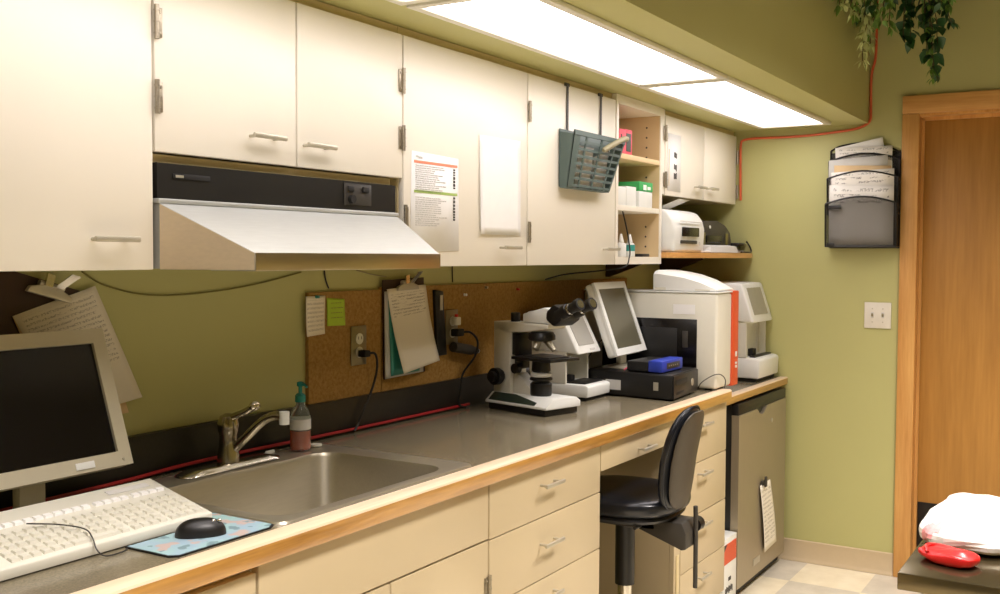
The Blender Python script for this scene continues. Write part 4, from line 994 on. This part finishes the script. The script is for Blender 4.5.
s = sheet('paper_sheet', (2.562, YU-.0025, 1.493), (2.800, YU-.0012, 1.493), (2.56, YU-.0016, 1.782), (2.798, YU-.0012, 1.786), 'paper', curlfn=lambda u, v: .004*(1-u)*(1-v))
tag(s, 'blank white sheet taped on the right half of the wide cabinet door', 'paper')

# grey over-door basket
t = thing('file_basket', 'grey plastic slotted basket hanging on straps from the cabinet door', 'basket', (3.2, -.38, 1.66))
bx0, bx1, bz0, bz1 = 3.045, 3.44, 1.660, 1.842
n_before = set(bpy.data.objects)
yb_, yft, yfb = -.338, -.392, -.366    # back, front top, front bottom
B().box(bx0, bx1, yb_, yb_+.004, bz0, bz1+.01, .001).out('back_panel', 'caddy_grey', t)
for x in (bx0, bx1-.004): B().prism([(yb_-.0005, bz0), (yb_-.0005, bz1), (yft, bz1-.01), (yfb, bz0)], 'x', x, x+.004).out('side_panel', 'caddy_grey', t)
B().box(bx0, bx1, yfb, yb_-.0005, bz0-.004, bz0-.0002).out('bottom', 'caddy_grey', t)
def fy(z): return yfb+(yft-yfb)*(z-bz0)/(bz1-bz0)
b = B()
for k in range(8):
    z_ = bz0+.002+k*(bz1-bz0-.012)/7
    b.box(bx0, bx1, fy(z_)-.002, fy(z_)+.0025, z_, z_+.0085)
for x in (bx0, bx0+.09, (bx0+bx1)/2+.01, bx1-.075, bx1-.012):
    w_ = .045 if x == bx0 else .011
    b.hexa([(x, fy(bz0)-.002, bz0), (x+w_, fy(bz0)-.002, bz0), (x+w_, fy(bz0)+.002, bz0), (x, fy(bz0)+.002, bz0), (x, fy(bz1)-.002, bz1), (x+w_, fy(bz1)-.002, bz1), (x+w_, fy(bz1)+.002, bz1), (x, fy(bz1)+.002, bz1)])
b.box(bx0, bx1, fy(bz1)-.003, fy(bz1)+.003, bz1-.012, bz1+.004)
b.out('slotted_front', 'caddy_grey', t, smooth=False)
for o_ in set(bpy.data.objects)-n_before:
    if o_.type == 'MESH':
        for v in o_.data.vertices: v.co.x -= .075*((v.co.x-bx0)/(bx1-bx0))*max(0, (bz1-v.co.z)/(bz1-bz0))
for x in (3.105, 3.36):
    B().box(x-.006, x+.006, -.3345, -.3325, 1.851, 2.0075).box(x-.022, x+.008, -.3375, -.331, 1.998, 2.0085, .001).out('strap', 'charcoal', t)
for k, (x, lbl) in enumerate(((3.11, 'pale papers showing through the left slots of the grey basket'), (3.235, 'white papers showing through the middle slots of the grey basket'))):
    s = tag(B().hexa([(x, -.358, 1.662), (x+.11, -.358, 1.662), (x+.11, -.352, 1.662), (x, -.352, 1.662), (x, -.376+k*.006, 1.80-.03*k), (x+.11, -.376+k*.006, 1.80), (x+.11, -.370+k*.006, 1.80), (x, -.370+k*.006, 1.80-.03*k)]).out('papers', 'grey_paper', None, smooth=False), lbl, 'papers')
t = thing('folded_pouch', 'khaki rolled fabric piece drooping over the front of the grey basket', 'pouch', (3.28, -.46, 1.80))
B().tube(smoothline([(3.235, -.405, 1.792), (3.28, -.412, 1.812), (3.33, -.415, 1.830), (3.385, -.412, 1.846), (3.43, -.405, 1.850)], 5), .009, 12, [.006]+[.010]*19+[.007]).out('roll', 'cable_grey', t)
# orange cable
cord('orange_cable', [(4.852, -.352, 1.70), (4.851, -.350, 1.80), (4.850, -.349, 1.90), (4.850, -.350, 1.965), (4.850, -.362, 1.985), (4.852, -.42, 1.992), (4.852, -.55, 1.990), (4.852, -.68, 1.992), (4.852, -.79, 2.000), (4.852, -.87, 2.008), (4.852, -.918, 2.022), (4.850, -.943, 2.045), (4.850, -.945, 2.10), (4.850, -.944, 2.20), (4.848, -.948, 2.26), (4.846, -.962, 2.32), (4.844, -.965, 2.45), (4.844, -.962, 2.70)], .0058, 'cable_orange', 'orange cable running along the end wall below the soffit and up the corner')

# ------------------------------------------------------------------ end wall
t = thing('wall_file_holder', 'black mesh three-tier file holder on the end wall', 'file holder', (4.83, -.9, 1.47))
ya, yb2, za, zb_ = -.772, -1.076, 1.475, 1.915
XH = XE-.001
b = B()
for (p, q_) in (((XH-.003, ya, za), (XH-.003, ya, zb_)), ((XH-.003, yb2, za), (XH-.003, yb2, zb_-.02)), ((XH-.003, ya, za), (XH-.003, yb2, za))): b.cyl(p, q_, .004, n=8)
b.tube(smoothline([(XH-.003, ya, zb_), (XH-.003, ya-.05, zb_+.022), (XH-.003, ya-.16, zb_+.03), (XH-.003, yb2+.05, zb_+.005), (XH-.003, yb2, zb_-.02)], 5), .004, 8)
b.out('rear_frame', 'black_plastic', t)
B().box(XH-.0035, XH-.0025, yb2, ya, za, zb_-.01).out('back_mesh', 'black_mesh', t, smooth=False)
tiers = [(1.475, .215, .088), (1.62, .185, .062), (1.76, .125, .034)]
for i, (zb3, hh, off) in enumerate(tiers):
    xf = XH-off; xb = XH-.012 if i else XH-.012
    top = zb3+hh
    def arc(u): return top-.02+.03*math.sin(PI*u)
    n = 14; g = []
    b = B(); rings = []
    for k in range(n+1):
        u = k/n; y = ya+(yb2-ya)*u
        rings.append([Vector((xf+.012, y, zb3+.004)), Vector((xf, y, arc(u)))])
    b.loft(rings, closed=False)
    b.out('pocket_front', 'black_mesh', t, smooth=False)
    b = B()
    b.tube([(xf, ya+(yb2-ya)*k/n, arc(k/n)) for k in range(n+1)], .0042, 8)
    b.tube([(xf+.012, ya, zb3+.004), (xf+.012, yb2, zb3+.004)], .004, 8)
    for y in (ya, yb2):
        b.tube([(xf+.012, y, zb3+.004), (xf, y, arc(0))], .004, 8); b.tube([(xf+.012, y, zb3+.004), (XH-.004, y, zb3+.004)], .0035, 8); b.tube([(xf, y, arc(0)), (XH-.004, y, arc(0)-.02)], .003, 8)
    b.out('pocket_frame', 'black_plastic', t)
    b = B()
    for y, s_ in ((ya, 1), (yb2, -1)):
        b._add([(xf+.012, y, zb3+.004), (XH-.004, y, zb3+.004), (XH-.004, y, arc(0)-.02), (xf, y, arc(0))], [(0, 1, 2, 3)])
    b._add([(xf+.012, ya, zb3+.004), (XH-.004, ya, zb3+.004), (XH-.004, yb2, zb3+.004), (xf+.012, yb2, zb3+.004)], [(0, 1, 2, 3)])
    b.out('pocket_sides', 'black_mesh', t, smooth=False)
B().box(XH-.0935, XH-.0885, ya-.07, ya-.015, 1.645, 1.662, .001).out('label_clip', 'black_plastic', t)
B().box(XH-.0845, XH-.0805, ya-.04, ya-.008, 1.480, 1.494, .001).out('label_clip', 'black_plastic', t)
g = 'papers standing in the wall file holder'
def fpaper(x, y0_, y1_, z0_, z1_, label, mat, dz=0, lean=.01, thick=.002, n='paper_sheet'):
    s = sheet(n, (x, y0_, z0_), (x, y1_, z0_), (x-lean, y0_, z1_), (x-lean, y1_, z1_+dz), mat, thick=thick, nx=4, ny=6, curl=.003); tag(s, label, 'paper', g)
fpaper(XH-.062, -.785, -1.062, 1.485, 1.755, 'white papers in the bottom pocket of the wall file holder', 'form_print', -.01, .008, .004)
fpaper(XH-.052, -.79, -1.06, 1.63, 1.812, 'form with printed lines in the middle of the wall file holder', 'form_print', .01, .008, .003)
fpaper(XH-.047, -.80, -1.045, 1.63, 1.845, 'manila folder in the middle tier of the wall file holder', 'manila', -.01, .006, .003)
fpaper(XH-.041, -.775, -1.03, 1.63, 1.868, 'white papers behind the manila folder in the wall file holder', 'grey_paper', .015, .006, .003)
fpaper(XH-.024, -.80, -1.045, 1.77, 1.925, 'top tier paper with small print in the wall file holder', 'form_print', .0, .006, .002)
s = sheet('paper_sheet', (XH-.016, -.80, 1.80), (XH-.016, -1.03, 1.80), (XH-.022, -.795, 1.925), (XH-.022, -1.0, 1.965), 'paper'); tag(s, 'tilted sheet sticking highest out of the wall file holder', 'paper', g)
t = thing('light_switch', 'cream double light switch plate on the end wall', 'light switch', (XE-.004, -.992, 1.17))
B().box(XE-.007, XE-.0008, -1.048, -.933, 1.112, 1.228, .002).out('plate', 'switch_plate', t)
for y in (-.968, -1.013):
    sw = B().box(XE-.0085, XE-.0073, y-.006, y+.006, 1.158, 1.184, .0003).out('switch_slot', 'grey_paper', t)
    B().hexa([(XE-.0088, y-.004, 1.165), (XE-.0088, y+.004, 1.165), (XE-.0088, y+.004, 1.177), (XE-.0088, y-.004, 1.177), (XE-.019, y-.003, 1.172), (XE-.019, y+.003, 1.172), (XE-.018, y+.003, 1.180), (XE-.018, y-.003, 1.180)]).out('toggle', 'cable_grey', sw)
for y in (-.968, -1.013):
    for z_ in (1.140, 1.200): B().cyl((XE-.0073, y, z_), (XE-.0085, y, z_), .0032, n=10).out('screw', 'nickel', t)

# ------------------------------------------------------------------ table at the right
t = thing('metal_table', 'dark stainless steel table reaching in at the right foreground', 'table', (2.8, -1.95, 0))
tx0, tx1, ty1, ty0 = 2.345, 3.10, -1.548, -2.25
B().box(tx0, tx1, ty0, ty1, .712, .750, .003).out('tabletop', 'table_steel', t)
for x in (tx0+.06, tx1-.06):
    for y in (ty1-.06, ty0+.06): B().cyl((x, y, .711), (x, y, .001), .02, n=16).out('leg', 'nickel', t)
B().box(tx0+.05, tx1-.05, ty0+.05, ty1-.05, .20, .215, .003).out('lower_shelf', 'table_steel', t)
# plastic bag
t = thing('plastic_bag', 'crumpled white plastic bag with faint pink print on the metal table', 'bag', (2.8, -1.62, .75))
b = B(); b.ball((2.80, -1.655, .776), .25, .112, .040, .45, 44, 20, e2=.8)
from mathutils import noise as NZ
for v in b.m.verts:
    p = v.co*11; n_ = abs(NZ.noise(p))*.040+NZ.noise(p*2.7)*.010-.012
    d_ = (v.co-Vector((2.80, -1.655, .765))).normalized(); v.co += d_*n_; v.co.z = max(v.co.z, .7515); v.co.y = min(v.co.y, -1.535)
pf = [[v.co.copy() for v in f.verts] for f in b.m.faces if (f.calc_center_median()-Vector((2.60, -1.575, .785))).length < .030]
b.out('bag_body', 'bag_white', t, smooth=False)
if pf:
    b = B()
    for vs in pf:
        nn = (vs[1]-vs[0]).cross(vs[2]-vs[0]).normalized(); nn = nn if nn.dot(vs[0]-Vector((2.80, -1.655, .765))) > 0 else -nn
        b._add([v+nn*.0008 for v in vs], [tuple(range(len(vs)))])
    lab(b.out('red_print', 'pink_print', t, smooth=False), 'faint pink printed patch')
t = thing('red_wallet', 'bright red plastic pouch lying on the metal table beside the bag', 'pouch', (2.56, -1.66, .75))
b = B(); b.ball((2.480, -1.632, .7645), .046, .064, .015, .7, 36, 16, rot=Matrix.Rotation(math.radians(-20), 3, 'Z'))
for v in b.m.verts:
    p = v.co*22; v.co.z += abs(NZ.noise(p))*.012; v.co.z = max(v.co.z, .7512)
b.out('pouch_body', 'red_plastic', t)
B().tube(smoothline([(2.45, -1.592, .776), (2.475, -1.585, .782), (2.495, -1.589, .782), (2.515, -1.60, .778)], 5), .004, 8).out('seam', 'red_plastic', t)

# ------------------------------------------------------------------ hanging plant
t = thing('hanging_plant', 'trailing green plant hanging in the corner beside the soffit', 'plant', (4.50, -1.10, 2.50))
pc = Vector((4.46, -1.10, 2.52))
B().lathe([(.05, 0), (.085, .02), (.11, .10), (.12, .16), (.112, .16), (.10, .11)], pc).out('pot', 'basket', t)
B().ball(pc+Vector((0, 0, .14)), .108, .108, .02, nu=20, nv=8).out('soil', 'dark_wood', t)
b = B()
for a in (0, 2.1, 4.2): b.tube([pc+Vector((.115*math.cos(a), .115*math.sin(a), .155)), pc+Vector((0, 0, .228))], .0015, 5)
b.out('hanger', 'charcoal', t)
q = random.Random(21)
def leaf(b, p, d, L, w, fold=.25):
    d = d.normalized(); s_ = d.cross(Vector((q.uniform(-.4, .4), q.uniform(-.4, .4), 1))).normalized(); n_ = s_.cross(d).normalized()
    pr = [(0, .0), (.18, .75), (.4, 1), (.7, .6), (1, 0)]
    c = [p+d*(L*u)-n_*(.18*L*u*u) for u, _ in pr]
    vs = []; fs = []
    for (u, k), cc in zip(pr, c):
        vs += [cc-s_*(w*k)+n_*(fold*w*k), cc, cc+s_*(w*k)+n_*(fold*w*k)]
    for i in range(4):
        for k in (0, 1): fs.append((i*3+k, i*3+k+1, (i+1)*3+k+1, (i+1)*3+k))
    b._add(vs, fs)
stems = B(); fol = [B(), B(), B()]
def vine(start, end, sag, kind, L, w, step, jitter=.02, perp=.7):
    mid = (start+end)*.5+Vector((0, 0, sag)); pts = smoothline([start, mid, end], 10)
    pts = [p+Vector((q.uniform(-1, 1), q.uniform(-1, 1), q.uniform(-1, 1)))*.004 for p in pts]
    stems.tube(pts, .0018, 5)
    acc = 0
    for i in range(1, len(pts)):
        acc += (pts[i]-pts[i-1]).length
        while acc > step:
            acc -= step
            dd_ = (pts[i]-pts[i-1]).normalized()
            for s_ in (0, 1):
                o = Vector((q.uniform(-1, 1), q.uniform(-1, 1), q.uniform(-.9, .4)))
                leaf(fol[kind], pts[i]+o*jitter*.3, dd_*.5+o*perp, L*q.uniform(.7, 1.25), w*q.uniform(.7, 1.2))
top = pc+Vector((0, 0, .17))
def rim_(a): return pc+Vector((.10*math.cos(a), .10*math.sin(a), .165))
YLIM = -.965
ends = []
for k in range(26):      # short bushy strands all round
    a = 2*PI*k/26+q.uniform(-.1, .1); r_ = q.uniform(.16, .30); zz = q.uniform(-.17, .05)
    e_ = pc+Vector((r_*math.cos(a)*1.2, max(min(r_*math.sin(a), .12), -.2), zz)); ends.append((a, e_, k % 3 if k % 3 != 2 else 0))
for a, e_, kind in ends: vine(rim_(a), e_, .10, kind, .045, .012, .020)
for (ex, ey, ez, kind) in ((4.42, -1.00, 2.235, 2), (4.36, -1.02, 2.30, 2), (4.46, -1.02, 2.31, 2), (4.20, -1.01, 2.38, 0), (4.10, -1.03, 2.36, 2), (3.95, -1.03, 2.36, 2), (3.85, -1.04, 2.34, 0), (4.05, -1.03, 2.37, 0),
                           (4.50, -1.23, 2.27, 1), (4.50, -1.265, 2.17, 1), (4.48, -1.14, 2.33, 1), (4.50, -1.17, 2.32, 1), (4.52, -1.27, 2.29, 1), (4.50, -1.26, 2.15, 0), (4.3, -1.10, 2.36, 0), (4.45, -1.10, 2.36, 0)):
    v = Vector((ex, ey, ez)); d_ = v-pc; a = math.atan2(d_.y, d_.x); vine(rim_(a), v, .13, kind, .036 if kind != 1 else .055, .009 if kind != 1 else .022, .016 if kind != 1 else .034)
grass = fol[2]
for k in range(46):     # long narrow arching blades
    a = q.uniform(-2.9, .0); r0_ = rim_(a); L_ = q.uniform(.10, .24); o = Vector((math.cos(a)*L_*.6, max(math.sin(a)*L_*.6, -.3), -q.uniform(.02, .22)))
    e_ = r0_+o; mid = (r0_+e_)*.5+Vector((0, 0, .07)); pts = smoothline([r0_, mid, e_], 5); vs = []; fs = []
    for i, p in enumerate(pts):
        w_ = .0045*(1-i/len(pts)); vs += [p+Vector((w_, w_*.4, 0)), p-Vector((w_, w_*.4, 0))]
    for i in range(len(pts)-1): fs.append((2*i, 2*i+1, 2*i+3, 2*i+2))
    grass._add(vs, fs)
for b_ in fol+[stems]:
    for v in b_.m.verts:
        v.co.y = min(v.co.y, -.945-.0); v.co.x = min(v.co.x, XE-.01); v.co.z = min(v.co.z, ZC-.01)
lab(fol[0].out('leaves', 'leaf_green', t), 'mid-green small leaves'); lab(fol[1].out('leaves', 'leaf_dark', t), 'dark broad ivy leaves'); lab(fol[2].out('leaves', 'leaf_pale', t), 'pale narrow arching blades')
stems.out('stems', 'stem_brown', t)

# ------------------------------------------------------------------ camera and look
th, ph, ro = .5488, .0403, .0050
FWv = Vector((math.cos(th)*math.cos(ph), math.sin(th)*math.cos(ph), -math.sin(ph)))
r0v = Vector((math.sin(th), -math.cos(th), 0)); u0v = r0v.cross(FWv)
RT = r0v*math.cos(ro)+u0v*math.sin(ro); UP = u0v*math.cos(ro)-r0v*math.sin(ro)
cam = bpy.data.cameras.new('camera'); co = bpy.data.objects.new('camera', cam); C.objects.link(co)
co.matrix_world = Matrix(((RT.x, UP.x, -FWv.x, 0), (RT.y, UP.y, -FWv.y, -1.97), (RT.z, UP.z, -FWv.z, 1.432), (0, 0, 0, 1)))
cam.sensor_width = 36; cam.lens = 36*1037.17/1000; cam.clip_start = .02
sc = bpy.context.scene; sc.camera = co
w = bpy.data.worlds.new('world'); sc.world = w; w.use_nodes = True
w.node_tree.nodes['Background'].inputs[0].default_value = (.9, .85, .75, 1); w.node_tree.nodes['Background'].inputs[1].default_value = .02
sc.view_settings.view_transform = 'Standard'; sc.view_settings.look = 'None'; sc.view_settings.gamma = 1
sc.view_settings.use_curve_mapping = False; sc.view_settings.exposure = 0.0
